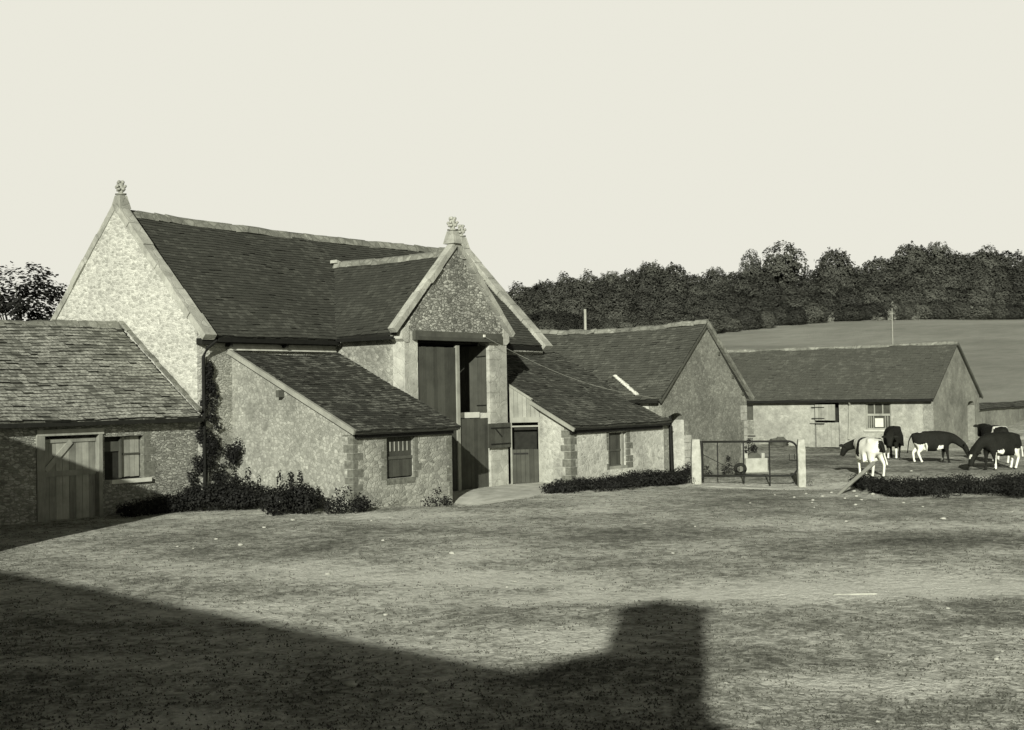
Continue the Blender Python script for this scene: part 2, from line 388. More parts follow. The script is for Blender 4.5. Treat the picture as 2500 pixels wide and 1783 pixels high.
# ------------------------------------------------------------------ ground
def gauss(x, y, cx, cy, s): return math.exp(-((x - cx) ** 2 + (y - cy) ** 2) / (2 * s * s))
def fwd(x, y): return (x - CX) * FW.x + (y - CY) * FW.y
def lat(x, y): return (x - CX) * RT.x + (y - CY) * RT.y
def hground(x, y):
    g = fwd(x, y); r = math.hypot(x - CX, y - CY)
    z = 0.0
    k = min(1, max(0, ((x - CX) * RT.x + (y - CY) * RT.y) / max(g, 1) / .12 + 1.0))
    if g > 62: z += (min(g, 300) - 62) * .09 * k
    if g > 235: z += (min(g, 300) - 235) * .05 * k
    z += -.20 * gauss(x, y, 4.9, -5.4, 1.0) - .17 * gauss(x, y, 15.8, -11.2, 2.0) - .08 * gauss(x, y, 13, -15, 3) + .05 * gauss(x, y, 12, -4.5, 1.6)
    near = max(0, 1 - r / 120)
    n = noise.noise(Vector((x * .22, y * .22, 0)))
    z += near * (.05 * n + .022 * noise.noise(Vector((x * .9, y * .9, 3))) + .010 * noise.noise(Vector((x * 3.1, y * 3.1, 5))))
    if r > 60: z += min(1, (r - 60) / 100) * .7 * noise.noise(Vector((x * .02, y * .02, 9)))
    return z
# worn pale tracks (+) and greener patches (-): x, y, half-length across view, half-length along view, weight
WEAR = [(-5.8, -19.4, 3.6, .9, .5), (-3.8, -21.8, 3.6, 1.0, .5), (-5.1, -16.2, 2.4, 1.6, .35), (-7.8, -21.9, 1.6, .6, -.35), (-9.3, -16.6, 2.0, 1.3, .22),
        (-8.6, -12.4, 3.0, 1.3, .18), (-1.0, -18.4, 4.2, 1.0, .15), (-2.7, -13.3, 3.0, 2.0, .10), (-8.3, -19.7, 1.6, .8, -.25), (-10.3, -23.6, 1.4, .6, .35),
        (-10.2, -20.2, 1.0, .7, .2), (-4.6, -9.6, 3.5, 2.2, -.25), (3.5, -12.0, 3.0, 2.5, -.05), (-6.8, -17.6, 2.4, .6, -.45), (1.2, -20.0, 5.0, 1.6, -.35), (9.5, -14.8, 5, 3, -.10), (24, -8, 9, 6, -.32), (33, -3, 6, 5, -.35), (14, -10.2, 1.8, .6, .7), (7.2, -5.2, 1.6, .5, .6)]
def wear(x, y):
    v = 0
    l, g = lat(x, y), fwd(x, y)
    for cx, cy, a, b, wt in WEAR:
        q = ((l - lat(cx, cy)) / a) ** 2 + ((g - fwd(cx, cy)) / b) ** 2
        if q < 9: v += wt * math.exp(-q / 1.6)
    v += .55 * noise.noise(Vector((l * .22, g * .42, 1))) + .35 * noise.noise(Vector((l * .7, g * 1.2, 2)))
    return max(0, min(1, .5 + v * .72))
def make_ground():
    rs = [2.5]
    while rs[-1] < 6000: rs.append(rs[-1] * (1.016 if rs[-1] < 90 else 1.05))
    an = []
    a = -40.0
    while a < 40: an.append(a); a += .32
    while a < 320: an.append(a); a += 6.0
    V = [(CX, CY, hground(CX, CY))]; W = [.5]
    for r in rs:
        for t in an:
            th = yaw + R(t); x, y = CX + math.sin(th) * r, CY + math.cos(th) * r
            V.append((x, y, hground(x, y))); W.append(wear(x, y) if r < 80 else .5)
    n = len(an); F = [(0, 1 + (k + 1) % n, 1 + k) for k in range(n)]
    for i in range(len(rs) - 1):
        for k in range(n):
            F.append((1 + i * n + k, 1 + i * n + (k + 1) % n, 1 + (i + 1) * n + (k + 1) % n, 1 + (i + 1) * n + k))
    me = bpy.data.meshes.new('ground'); me.from_pydata(V, [], F); me.update()
    at = me.color_attributes.new('wear', 'FLOAT_COLOR', 'POINT')
    at.data.foreach_set('color', np.repeat(np.array(W, dtype=np.float32), 4))
    me.polygons.foreach_set('use_smooth', [True] * len(me.polygons))
    s = N('trodden_yard', .96, .1)
    ca = s.n('ShaderNodeVertexColor'); ca.layer_name = 'wear'
    p = s.pos(warp=.3, wsc=1.5); q = s.pos()
    sx = s.n('ShaderNodeSeparateXYZ'); s.l(q, sx.inputs[0])
    n1 = s.noise(p, 1.3, 6, .7, .3); n2 = s.noise(q, 4.5, 7, .85); n3 = s.noise(q, 28, 5, .85)
    mo1 = s.gray(s.noise(p, 4.2, 4, .62, .6), [(.42, 0), (.58, 1)]); mo2 = s.gray(s.noise(q, 12, 4, .65, .4), [(.42, 0), (.58, 1)])
    mo0 = s.gray(n1, [(.40, 0), (.60, 1)])
    t = s.math('ADD', s.math('MULTIPLY', ca.outputs['Color'], .60), s.math('ADD', s.math('MULTIPLY', mo1, .18), s.math('ADD', s.math('MULTIPLY', mo2, .14), s.math('MULTIPLY', mo0, .12))))
    t = s.math('ADD', t, s.math('MULTIPLY', s.math('SUBTRACT', n3, .5), .35))
    yard = s.ramp(t, [(.12, .065), (.32, .17), (.50, .34), (.74, .62)])
    # the sloping pasture beyond the buildings
    fl = s.noise(s.pos((1, 1, 1)), .045, 4, .6); f2_ = s.noise(s.pos((.5, 1.3, 1)), .35, 6, .8)
    field = s.ramp(s.math('ADD', s.math('MULTIPLY', fl, .6), s.math('MULTIPLY', f2_, .4)), [(.36, .17), (.64, .32)])
    fg = s.n('ShaderNodeVectorMath', operation='DOT_PRODUCT'); s.l(q, fg.inputs[0]); fg.inputs[1].default_value = (FW.x, FW.y, 0)
    mk = s.n('ShaderNodeMapRange'); base = CX * FW.x + CY * FW.y
    mk.inputs['From Min'].default_value = base + 66; mk.inputs['From Max'].default_value = base + 74; s.l(fg.outputs['Value'], mk.inputs['Value'])
    c = s.mix(mk.outputs[0], yard, field)
    peb = s.n('ShaderNodeTexVoronoi', feature='F1', i_Scale=22.0); s.l(s.pos(warp=.1, wsc=8), peb.inputs['Vector'])
    pm = s.math('MULTIPLY', s.gray(peb.outputs['Distance'], [(.12, 1), (.22, 0)]), s.gray(n1, [(.5, 0), (.56, 1)]))
    c = s.mix(s.math('MULTIPLY', pm, .5), c, tone(.42))
    h = s.math('ADD', s.math('MULTIPLY', s.math('ADD', mo1, mo2), .32), s.math('ADD', s.math('MULTIPLY', n3, .25), s.math('MULTIPLY', pm, .15)))
    me.materials.append(s.fin(c, h, .9, .06))
    o = bpy.data.objects.new('ground', me); COL.objects.link(o); o['kind'] = 'structure'
make_ground()

def grass_tufts():
    r = np.random.default_rng(4); V = []; F = []
    n = 0
    while n < 46000:
        g = 9.5 + 34 * r.random() ** 1.7; l = (r.random() - .5) * 2 * g * .46
        x, y = CX + FW.x * g + RT.x * l, CY + FW.y * g + RT.y * l
        if y > -5.2 and x > 1 : continue
        if y > -.3: continue
        if r.random() < wear(x, y) * 1.25 - .1: n += 1; continue
        z = hground(x, y)
        for k in range(3):
            a = r.random() * 6.28; hh = .008 + .018 * r.random(); wd = .008 + .012 * r.random(); ox, oy = (r.random(2) - .5) * .10
            ln = (r.random() * .7 + .3) * hh * 1.4; b = len(V)
            V += [(x + ox - wd * math.cos(a), y + oy - wd * math.sin(a), z - .004), (x + ox + wd * math.cos(a), y + oy + wd * math.sin(a), z - .004),
                  (x + ox + ln * math.sin(a), y + oy - ln * math.cos(a), z + hh)]
            F.append((b, b + 1, b + 2))
        n += 1
    me = bpy.data.meshes.new('grass'); me.from_pydata(V, [], F); me.update()
    me.materials.append(leafmat('dry_grass_blade', .04, .11, 1.5))
    o = bpy.data.objects.new('grass', me); COL.objects.link(o)
    tag(o, 'short cropped grass growing in patches over the trodden yard', 'grass', kind='stuff')
grass_tufts()

# ------------------------------------------------------------------ the great barn
B = thing('stone_barn', (8, 3.8, 0), 'tall stone barn with steep dark tiled roof, gabled wagon porch and carved finials', 'barn')
W_, L_, AP = 7.66, 16.15, 8.83
m = MB(); m.prism([(0, 0, -.6), (0, W_, -.6), (0, W_, 4.99), (0, W_ / 2, AP), (0, 0, 4.99)], (.45, 0, 0))
m.build('west_gable_wall', 'gable', B)['label'] = 'sunlit pale coursed rubble gable end wall'
m = MB(); m.prism([(L_ - .45, 0, -.6), (L_ - .45, W_, -.6), (L_ - .45, W_, 4.99), (L_ - .45, W_ / 2, AP), (L_ - .45, 0, 4.99)], (.45, 0, 0)); m.build('east_gable_wall', 'main', B)
m = MB(); m.box(.45, 5.9, .003, .5, -.6, 4.62); m.box(9.9, L_ - .45, .003, .5, -.6, 4.62); m.box(.45, L_ - .45, W_ - .5, W_, -.6, 4.62); m.build('side_wall', 'main', B)
V_ = Vector((0, 4.08, 3.93)); H_ = V_.length
m = MB(); tiles(m, (.31, -.25, 4.80), (1, 0, 0), V_, L_ - .66, H_, .135, .21, .022, .11, 11)
m.prism([(.42, W_ + .25, 4.80), (L_ - .42, W_ + .25, 4.80), (L_ - .42, 3.83, 8.70), (.42, 3.83, 8.70)], (0, 0, -.08))
RF = m.build('roof', 'mainroof', B)
m = MB(); ridge(m, (.31, 3.83, 8.72), (L_ - .4, 3.83, 8.72), .24, .09, .55, 3, .022, .11); m.build('ridge_tiles', 'ridge', RF)
for x0, x1, sd in ((-.05, .33, 5), (L_ - .38, L_ + .05, 8)):
    for s_ in (0, 1):
        ya_, yb_ = (-.34, 3.83) if s_ == 0 else (W_ + .34, 3.83)
        m = MB(); coping(m, (0, ya_, 4.70), (0, yb_, 8.83), (1, 0, 0), x0, x1, .15, .05, .85, sd + s_); m.build('coping', 'coping', B)
def finial(p, sc, name='finial'):
    x, y, z = p; m = MB(); r = random.Random(int(x * 10))
    # saddle block, splayed base
    a = .20 * sc; b = .13 * sc; h = .42 * sc
    q0 = [(x - a, y - a * 1.2, z - .22 * sc), (x + a, y - a * 1.2, z - .22 * sc), (x + a, y + a * 1.2, z - .22 * sc), (x - a, y + a * 1.2, z - .22 * sc)]
    q1 = [(x - b, y - b, z + .18 * sc), (x + b, y - b, z + .18 * sc), (x + b, y + b, z + .18 * sc), (x - b, y + b, z + .18 * sc)]
    m.add(q0 + q1, [(0, 3, 2, 1), (4, 5, 6, 7), (0, 1, 5, 4), (1, 2, 6, 5), (2, 3, 7, 6), (3, 0, 4, 7)])
    f = m.build(name, 'coping', B)
    m = MB(); zz = z + .18 * sc
    m.tube([(x, y, zz - .02), (x, y, zz + .10 * sc), (x, y, zz + .34 * sc)], .1 * sc, 8, [.11 * sc, .07 * sc, .10 * sc])
    m.box(x - .12 * sc, x + .12 * sc, y - .12 * sc, y + .12 * sc, zz + .02 * sc, zz + .07 * sc)
    for k in range(4):                                  # four outer crockets and the top bud: a fleuron
        an = math.pi / 2 * k + .3; dx, dy = math.cos(an), math.sin(an)
        m.blob((x + dx * .10 * sc, y + dy * .10 * sc, zz + .19 * sc), (.065 * sc, .065 * sc, .06 * sc), .18, 7, 5, r)
        m.blob((x + dx * .155 * sc, y + dy * .155 * sc, zz + .27 * sc), (.05 * sc, .05 * sc, .05 * sc), .2, 7, 5, r)
        m.blob((x + dx * .075 * sc, y + dy * .075 * sc, zz + .40 * sc), (.06 * sc, .06 * sc, .06 * sc), .2, 7, 5, r)
    m.blob((x, y, zz + .34 * sc), .10 * sc, .2, 7, 5, r)
    m.build('carved_fleuron', 'coping', f, True)
    return f
finial((.2, 3.83, 9.02), 1.0); finial((L_ - .2, 3.83, 9.08), 1.12)
# porch
PX0, PX1, PY = 5.41, 10.31, -2.91; PM = (PX0 + PX1) / 2; PZ, PA = 5.0, 7.62
OX0, OX1 = 5.99, 9.41
m = MB(); m.box(PX0, PX0 + .5, PY + .5, .003, -.6, 4.95)
m.build('porch_side_wall', 'afront', B)['label'] = 'sunlit west side wall of the porch'
m = MB(); m.box(PX1 - .5, PX1, PY + .5, .003, -.6, 4.95); m.build('porch_side_wall', 'main', B)
m = MB(); wallface(m, 'y', PY, PY + .499, [(PX0, 4.98), (PX1, 4.98), (PX1, PZ), (PM, PA), (PX0, PZ)])
m.build('porch_gable_wall', 'porch', B)['label'] = 'rough rubble triangle above the porch beam'
m = MB(); m.box(PX0, OX0, PY, PY + .495, -.6, 4.975); m.build('porch_pier', 'ashlar', B)
m = MB(); m.box(OX1, PX1, PY, PY + .495, -.6, 4.975); quoins(m, OX1, PY, -.1, 4.6, 1, 1, .33, .46, .30, .010, 3); m.build('porch_pier', 'ashlar', B)
m = MB()
for (ax, sx) in ((PX0 - .12, 1), (PX1 + .12, -1)):      # corbelled kneelers under the coping feet
    m.prism([(ax, PY - .03, 4.95), (ax, PY - .03, 4.72), (ax + sx * .14, PY - .03, 4.62), (ax + sx * .3, PY - .03, 4.62), (ax + sx * .3, PY - .03, 5.15)], (0, .5, 0))
m.split('kneeler', 'ashlar', B)
for s_, sd in ((1, 21), (-1, 24)):
    xe = PM - s_ * (PM - 5.0) if s_ == 1 else PM + (10.62 - PM)
    m = MB(); coping(m, (xe, 0, 4.93), (PM, 0, 7.80), (0, 1, 0), PY - .07, PY + .20, .13, .05, .8, sd, .02); m.build('coping', 'coping', B)
finial((PM - .05, PY + .1, 8.0), 1.0)
PV = Vector((2.65, 0, 2.66)); m = MB()
tiles(m, (5.20, PY + .2, 4.88), (0, 1, 0), PV, 5.54, PV.length, .13, .2, .02, .03, 14)
tiles(m, (10.52, PY + .2, 4.88), (0, 1, 0), Vector((-2.65, 0, 2.66)), 5.4, PV.length, .13, .2, .02, .03, 15)
PR = m.build('porch_roof', 'porchroof', B)
m = MB(); ridge(m, (PM, PY + .2, 7.54), (PM, 2.55, 7.54), .2, .08, .5, 9, .015, .02); m.build('ridge_tiles', 'ridge', PR)
m = MB(); m.obox((PM - .05, 2.5, 7.60), (.12, 0, -.03), (0, .16, 0), (0, 0, .05)); m.build('lead_flashing', 'flash', PR)
m = MB(); m.box(5.76, 9.93, PY - .13, PY + .2, 4.69, 4.975); m.build('lintel_beam', 'beam', B)
m = MB(); m.box(5.85, 9.6, PY - .16, PY - .13, 4.69, 4.80); m.build('lintel_board', 'darkwood', B)
# the dark inside of the barn
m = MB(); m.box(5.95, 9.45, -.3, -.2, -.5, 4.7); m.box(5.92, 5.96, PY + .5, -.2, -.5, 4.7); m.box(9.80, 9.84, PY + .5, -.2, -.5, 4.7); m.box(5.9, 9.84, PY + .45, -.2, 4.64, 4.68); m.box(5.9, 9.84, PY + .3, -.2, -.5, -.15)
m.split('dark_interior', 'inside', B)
dl = MB(); planks(dl, 6.08, 7.80, -.05, 4.50, PY + .06, .045, .17, seed=2); D1 = dl.build('door_leaf', 'darkwood', B); D1['label'] = 'closed tall left door leaf of dark boards'
m = MB(); m.box(7.80, 7.94, PY + .01, PY + .13, -.05, 4.56); m.build('meeting_post', 'frame', D1)
m = MB(); planks(m, 7.98, 9.40, -.05, 2.24, PY + .09, .045, .17, seed=3); D2 = m.build('lower_half_door', 'darkwood', B)
m = MB(); planks(m, PY + .12, PY + 1.52, 2.42, 4.60, 9.36, .045, .17, 'x', 4); D3 = m.build('upper_half_door', 'darkwood', B); D3['label'] = 'upper half door standing open inwards'
m = MB(); m.tube([(9.34, PY + .1, 4.25), (9.34, PY + .5, 4.23)], .02, 6); m.tube([(9.34, PY + .1, 2.65), (9.34, PY + .5, 2.64)], .02, 6); m.split('hinge', 'black', D3)
m = MB(); m.box(8.0, 9.30, PY + .36, PY + .42, 2.25, 2.43); m.build('white_rail', 'white', B)
m = MB(); m.box(.5, 5.2, -.36, -.25, 4.62, 4.735); m.box(10.55, L_ - .5, -.36, -.25, 4.62, 4.735); m.box(5.06, 5.17, PY + .2, -.3, 4.70, 4.80)
m.tube([(.46, -.30, 4.66), (.20, -.22, 4.45), (.14, -.10, 4.2), (.14, -.10, .1)], .05, 8); m.split('gutter', 'gutter', B)
m = MB()
for x in (1.0, 3.1): m.box(x, x + .09, -.24, 0, 4.50, 4.62)
m.box(-.02, .45, -.26, .0, 4.55, 4.72)
m.split('eaves_bracket', 'black', B)
m = MB(); m.box(.45, 5.2, -.2, .0, 4.60, 4.76); m.box(5.22, 5.42, PY + .5, -.3, 4.74, 4.88); m.split('eaves_board', 'black', B)

# ------------------------------------------------------------------ lean-to left of the porch
A = thing('lean_to_shed', (3.2, -2.5, 0), 'stone lean-to shed with mossy tiled roof and boarded window left of the tall barn doors', 'shed')
AX0, AX1, AY = 1.23, 5.19, -4.92
zA = lambda y: 2.05 + (y + 5.17) * .4526
WX0, WX1, WZ0, WZ1 = 2.50, 3.62, .74, 1.92
m = MB(); wallface(m, 'x', AX0, AX0 + .4, [(AY, -.6), (-.0, -.6), (-.0, zA(0) - .02), (AY, zA(AY) - .02)]); m.build('side_wall', 'aside', A)['label'] = 'sunlit mottled limewashed side wall'
m = MB(); wallface(m, 'y', AY - .001, AY + .4, [(AX0 + .4, -.6), (AX1, -.6), (AX1, zA(AY) - .02), (AX0 + .4, zA(AY) - .02)], [(WX0, WX1, WZ0, WZ1)])
m.box(AX1 - .4, AX1 - .002, AY + .4, 0, -.6, 2.2); m.prism([(AX1 - .4, AY + .4, 2.2), (AX1 - .4, 0, 2.2), (AX1 - .4, 0, zA(0) - .03), (AX1 - .4, AY + .4, zA(AY + .4) - .03)], (.398, 0, 0))
m.build('front_wall', 'afront', A)
m = MB(); quoins(m, AX0, AY, -.1, 2.0, 1, 1, .20, .34, .20, .006, 4); m.split('brick_quoin', 'quoin', A)
m = MB(); r_ = random.Random(3)
for z in np.arange(.1, 1.9, .21):
    m.box(AX1 - r_.choice((.12, .24)), AX1 + .004, AY - .008, AY + .06, z, z + .19)
for z in np.arange(.72, 1.85, .2):
    m.box(WX1 - .004, WX1 + r_.choice((.13, .26)), AY - .008, AY + .06, z, z + .185); m.box(WX0 - r_.choice((.11, .22)), WX0, AY - .0085, AY + .06, z, z + .185)
for k in range(9): m.box(WX0 - .02 + k * .128, WX0 + .095 + k * .128, AY - .012, AY + .1, WZ0 - .16, WZ0 - .005)
m.split('brick_window_dressing', 'quoin', A)
m = MB(); planks(m, WX0 + .10, WX1 - .01, WZ0 + .03, 1.30, AY + .10, .04, .12, seed=6); planks(m, WX0 + .10, WX1 - .01, 1.33, WZ1, AY + .13, .04, .12, seed=7); SH = m.build('window_shutter', 'darkwood', A)
m = MB(); m.box(WX0 + .10, WX1 - .01, AY + .075, AY + .098, 1.26, 1.34); m.split('shutter_ledge', 'beam', SH)
m = MB()
for k in range(5): m.box(WX0 + .25 + k * .17, WX0 + .27 + k * .17, AY + .10, AY + .128, 1.48, 1.74)  # pale strips drawn for the light showing between the boards
m.split('light_slit', 'frame', SH)
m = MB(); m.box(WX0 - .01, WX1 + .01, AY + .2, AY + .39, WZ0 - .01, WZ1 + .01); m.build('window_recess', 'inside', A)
AV = Vector((0, 5.17, 2.34)); m = MB(); tiles(m, (1.12, -5.17, 2.08), (1, 0, 0), AV, 4.2, AV.length - .12, .155, .2, .022, .09, 31, 1.8)
AR = m.build('roof', 'aroof', A)
m = MB(); m.prism([(1.08, -.12, 4.40), (1.08, .0, 4.62), (1.08, .0, 4.40)], (4.2, 0, 0)); m.build('mortar_flashing', 'flash', AR)
m = MB(); d_ = AV.normalized(); m.obox(Vector((1.075, -2.585, 3.20)), d_ * 2.80, (.028, 0, 0), Vector((0, -.4, .9)).normalized() * .055); m.build('verge_board', 'frame', AR)
m = MB(); m.obox(Vector((1.09, -2.585, 3.275)), d_ * 2.82, (.05, 0, 0), Vector((0, -.4, .9)).normalized() * .016); m.build('verge_mortar', 'frame', AR)
m = MB(); m.box(1.02, 1.22, -2.25, -2.13, 3.02, 3.22); m.split('purlin_end', 'beam', AR)
m = MB(); m.box(1.25, 5.25, -5.12, -5.05, 1.98, 2.06); m.box(1.3, 5.2, -5.0, AY, 1.88, 2.02); m.split('eaves_board', 'black', AR)

# ------------------------------------------------------------------ lean-to right of the porch
BB = thing('lean_to_shed', (14, -2.5, 0), 'whitewashed lean-to shed with long tiled roof right of the tall barn doors', 'shed')
BX0, BX1, BY = 11.05, 16.66, -4.92
zB = lambda y: 1.90 + (y + 5.17) * .512
BW0, BW1, BWZ0, BWZ1 = 13.26, 14.36, .38, 1.62
m = MB(); wallface(m, 'x', BX0, BX0 + .4, [(BY, -.6), (-3.67, -.6), (-3.67, zB(-3.67)), (BY, zB(BY))]); m.build('side_wall', 'bside', BB)
m = MB(); wallface(m, 'y', BY - .001, BY + .4, [(BX0 + .4, -.6), (BX1 + .1, -.6), (BX1 + .1, zB(BY)), (BX0 + .4, zB(BY))], [(BW0, BW1, BWZ0, BWZ1)]); m.build('front_wall', 'bwall', BB)
m = MB(); quoins(m, BX0, BY, .1, 1.95, 1, 1, .24, .36, .24, .006, 14); m.build('corner_quoin', 'quoin', BB)
m = MB(); r_ = random.Random(9)
for z in np.arange(BWZ0, 1.6, .22):
    m.box(BW1 - .004, BW1 + r_.choice((.2, .36)), BY - .008, BY + .06, z, z + .205)
    m.box(BW0 - r_.choice((.06, .14)), BW0, BY - .0085, BY + .06, z, z + .205)
m.split('window_dressing', 'quoin', BB)
m = MB(); planks(m, BW0 + .04, BW1 - .24, BWZ0 + .12, BWZ1, BY + .12, .04, .14, seed=16); SB = m.build('window_shutter', 'darkwood', BB)
m = MB(); m.box(BW0 + .04, BW1 - .24, BY + .095, BY + .118, .98, 1.05); m.box(BW0 + .04, BW1 - .24, BY + .095, BY + .118, .46, .52); m.split('shutter_ledge', 'beam', SB)
m = MB(); m.box(BW1 - .24, BW1 - .12, BY + .06, BY + .2, BWZ0, BWZ1); m.box(BW0, BW1, BY + .04, BY + .2, BWZ0, BWZ0 + .1); m.build('window_frame', 'frame', BB)
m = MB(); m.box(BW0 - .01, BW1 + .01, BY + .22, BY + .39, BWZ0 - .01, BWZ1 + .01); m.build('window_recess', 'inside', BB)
BV = Vector((0, 5.17, 2.65)); m = MB(); tiles(m, (10.86, -5.17, 1.93), (1, 0, 0), BV, 6.1, BV.length, .15, .21, .022, .15, 41, 2.0)
BR = m.build('roof', 'broof', BB)
d_ = BV.normalized(); nn = Vector((0, -.456, .89))
m = MB(); m.obox(Vector((10.84, -3.75, 2.56)), d_ * 1.66, (.03, 0, 0), nn * .06); m.build('verge_board', 'frame', BR)
m = MB(); m.box(10.9, 16.9, -5.12, -5.05, 1.78, 1.88); m.box(11.0, 16.6, -5.0, BY, 1.66, 1.86); m.split('eaves_board', 'black', BR)
# diagonal side entrance between the pier and the shed
pA, pB = Vector((10.33, -2.99, 0)), Vector((11.05, -3.67, 0)); dx = (pB - pA).normalized(); nx = Vector((dx.y, -dx.x, 0)); LD = (pB - pA).length
if nx.y > 0: nx = -nx
def dbox(mb, a, b, z0, z1, o0, o1):
    c = pA + dx * (a + b) / 2 + nx * (o0 + o1) / 2; c.z = (z0 + z1) / 2
    mb.obox(c, dx * (b - a) / 2, nx * (o1 - o0) / 2, (0, 0, (z1 - z0) / 2))
m = MB()
for k in range(7):
    a_, b_ = k * LD / 7, (k + 1) * LD / 7 - .008; zt_ = lambda q: 3.24 - .64 * q / LD; q0, q1 = pA + dx * a_ - nx * .06, pA + dx * b_ - nx * .06
    m.prism([q0 + UP * 2.12, q1 + UP * 2.12, q1 + UP * zt_(b_), q0 + UP * zt_(a_)], nx * .04)
c_ = pA + dx * LD / 2 - nx * .03 + UP * 2.96; m.obox(c_, (dx * LD - UP * .64) / 2, nx * .05, UP * .045)
m.build('gable_boarding', 'frame', BB)
m = MB(); dbox(m, 0, LD, 2.05, 2.22, -.05, .02); dbox(m, 0, .06, .0, 2.05, -.05, .0); dbox(m, LD - .05, LD, 0, 2.05, -.05, .0); dbox(m, .05, LD - .05, 1.90, 1.95, -.04, .0); m.build('door_frame', 'frame', BB)
m = MB()
for k in range(6): dbox(m, .06 + k * (LD - .12) / 6, .06 + (k + 1) * (LD - .12) / 6 - .008, .05, 1.16, -.05, -.01)
HD = m.build('lower_half_door', 'darkwood', BB)
m = MB(); dbox(m, .1, LD - .4, 1.0, 1.05, -.01, .012); m.split('strap_hinge', 'black', HD)
m = MB(); dbox(m, .02, LD - .02, -.3, 2.05, -.6, -.5); m.split('dark_interior', 'inside', BB)
m = MB(); planks(m, 9.17, 10.30, 1.25, 2.06, PY - .12, .04, .16, seed=19)
US = m.build('upper_half_door', 'darkwood', BB); US['label'] = 'upper half door swung open flat against the porch pier'
m = MB(); m.box(9.28, 10.28, PY - .14, PY - .121, 1.88, 1.92); m.box(9.28, 10.28, PY - .14, PY - .121, 1.36, 1.40)
m.obox((9.68, PY - .131, 1.74), Vector((.16, 0, -.13)), (0, .009, 0), Vector((.012, 0, .015))); m.split('strap_hinge', 'black', US)

# ------------------------------------------------------------------ low building at the left
LB = thing('low_stone_building', (-5, 2, 0), 'low stone building with lichened tiled roof and arched boarded window at the barn gable', 'building')
LX0, zr_, ze_ = -13.2, 5.28, 2.58
DX0, DX1 = -4.78, -3.16
m = MB(); wallface(m, 'y', -.001, .45, [(LX0, -.6), (-.004, -.6), (-.004, 2.55), (LX0, 2.55)], [(DX0, DX1, -.6, 2.14), (-3.02, -1.80, .92, 2.06), (-8.6, -7.4, .9, 2.0)])
m.box(LX0, LX0 + .4, .45, 7.0, -.6, 2.6); m.box(LX0 + .4, -.01, 6.6, 7.0, -.6, 2.6); m.build('wall', 'lowwall', LB)
m = MB(); n_ = 9
for k in range(n_):                                     # shallow arch over the window and its lit side
    a0, a1 = -3.02 + 1.22 * k / n_, -3.02 + 1.22 * (k + 1) / n_; hz0 = .15 * (1 - ((a0 + 2.41) / .61) ** 2); hz1 = .15 * (1 - ((a1 + 2.41) / .61) ** 2)
    m.prism([(a0, -.006, 2.07 + hz0), (a1, -.006, 2.07 + hz1), (a1, -.006, 2.20 + hz1), (a0, -.006, 2.20 + hz0)], (0, .3, 0))
m.build('window_arch', 'lowwall', LB)
m = MB(); m.box(-3.02, -1.8, .22, .44, .92, 2.06); m.build('window_recess', 'inside', LB)
m = MB(); planks(m, -2.42, -1.84, .96, 2.05, .16, .04, .15, seed=22); WS = m.build('window_shutter', 'greywood', LB)
m = MB(); m.box(-2.42, -1.84, .135, .158, 1.55, 1.60); m.box(-2.46, -2.42, .1, .2, .95, 2.04); m.box(-2.98, -2.46, .17, .2, 1.66, 1.92); m.split('shutter_ledge', 'darkwood', WS)
m = MB(); m.box(-2.86, -1.62, -.10, .2, .81, .92); m.build('window_sill', 'sillm', LB)
r_ = random.Random(5); m = MB()
for z in np.arange(.95, 2.1, .2): m.box(-1.804, -1.8 + r_.choice((.2, .36)), -.008, .3, z, z + .185)
m.split('window_dressing', 'quoin', LB)
m = MB(); planks(m, DX0 + .04, DX1 - .06, -.2, 2.06, .12, .04, .19, seed=23); BD = m.build('barn_door', 'greywood', LB); BD['label'] = 'sun-bleached grey boarded door with a diagonal brace'
m = MB(); m.box(DX0 + .04, DX1 - .06, .085, .119, 1.10, 1.24); m.box(DX0 + .04, DX1 - .06, .085, .119, 1.96, 2.05)
m.obox((-4.30, .10, 1.62), Vector((.36, 0, .36)), (0, .017, 0), Vector((-.05, 0, .05))); m.build('ledge_and_brace', 'greywood', BD)
m = MB(); m.box(DX0 - .2, DX0 + .02, -.05, .2, -.3, 2.14); m.box(DX1 - .05, DX1 + .06, -.05, .2, -.3, 2.14); m.box(DX0 - .2, DX1 + .1, -.06, .2, 2.14, 2.30); m.build('door_frame', 'greywood', LB)
m = MB(); planks(m, -8.55, -7.45, .92, 2.0, .12, .04, .16, seed=27); m.build('window_shutter', 'greywood', LB)
LV = Vector((0, 3.9, 2.78)); m = MB(); tiles(m, (LX0 - .2, -.36, 2.53), (1, 0, 0), LV, 13.16, LV.length, .155, .26, .026, .11, 51, 1.8)
m.prism([(LX0 - .2, 7.3, 2.53), (-.02, 7.3, 2.53), (-.02, 3.54, 5.28), (LX0 - .2, 3.54, 5.28)], (0, 0, -.06))
LR = m.build('roof', 'lowroof', LB)
m = MB(); ridge(m, (LX0 - .2, 3.54, 5.31), (-.02, 3.54, 5.31), .2, .07, .45, 33, .035, .11); m.build('ridge_tiles', 'ridge', LR)
m = MB(); coping(m, (0, -.2, 2.66), (0, 3.5, 5.34), (1, 0, 0), -.14, -.02, .05, .02, .35, 61, .01); m.build('mortar_fillet', 'ridge', LR)
m = MB(); m.box(LX0, -.05, -.34, -.26, 2.38, 2.49); m.box(LX0, -.05, -.2, -.0, 2.40, 2.52); m.split('eaves_board', 'black', LR)

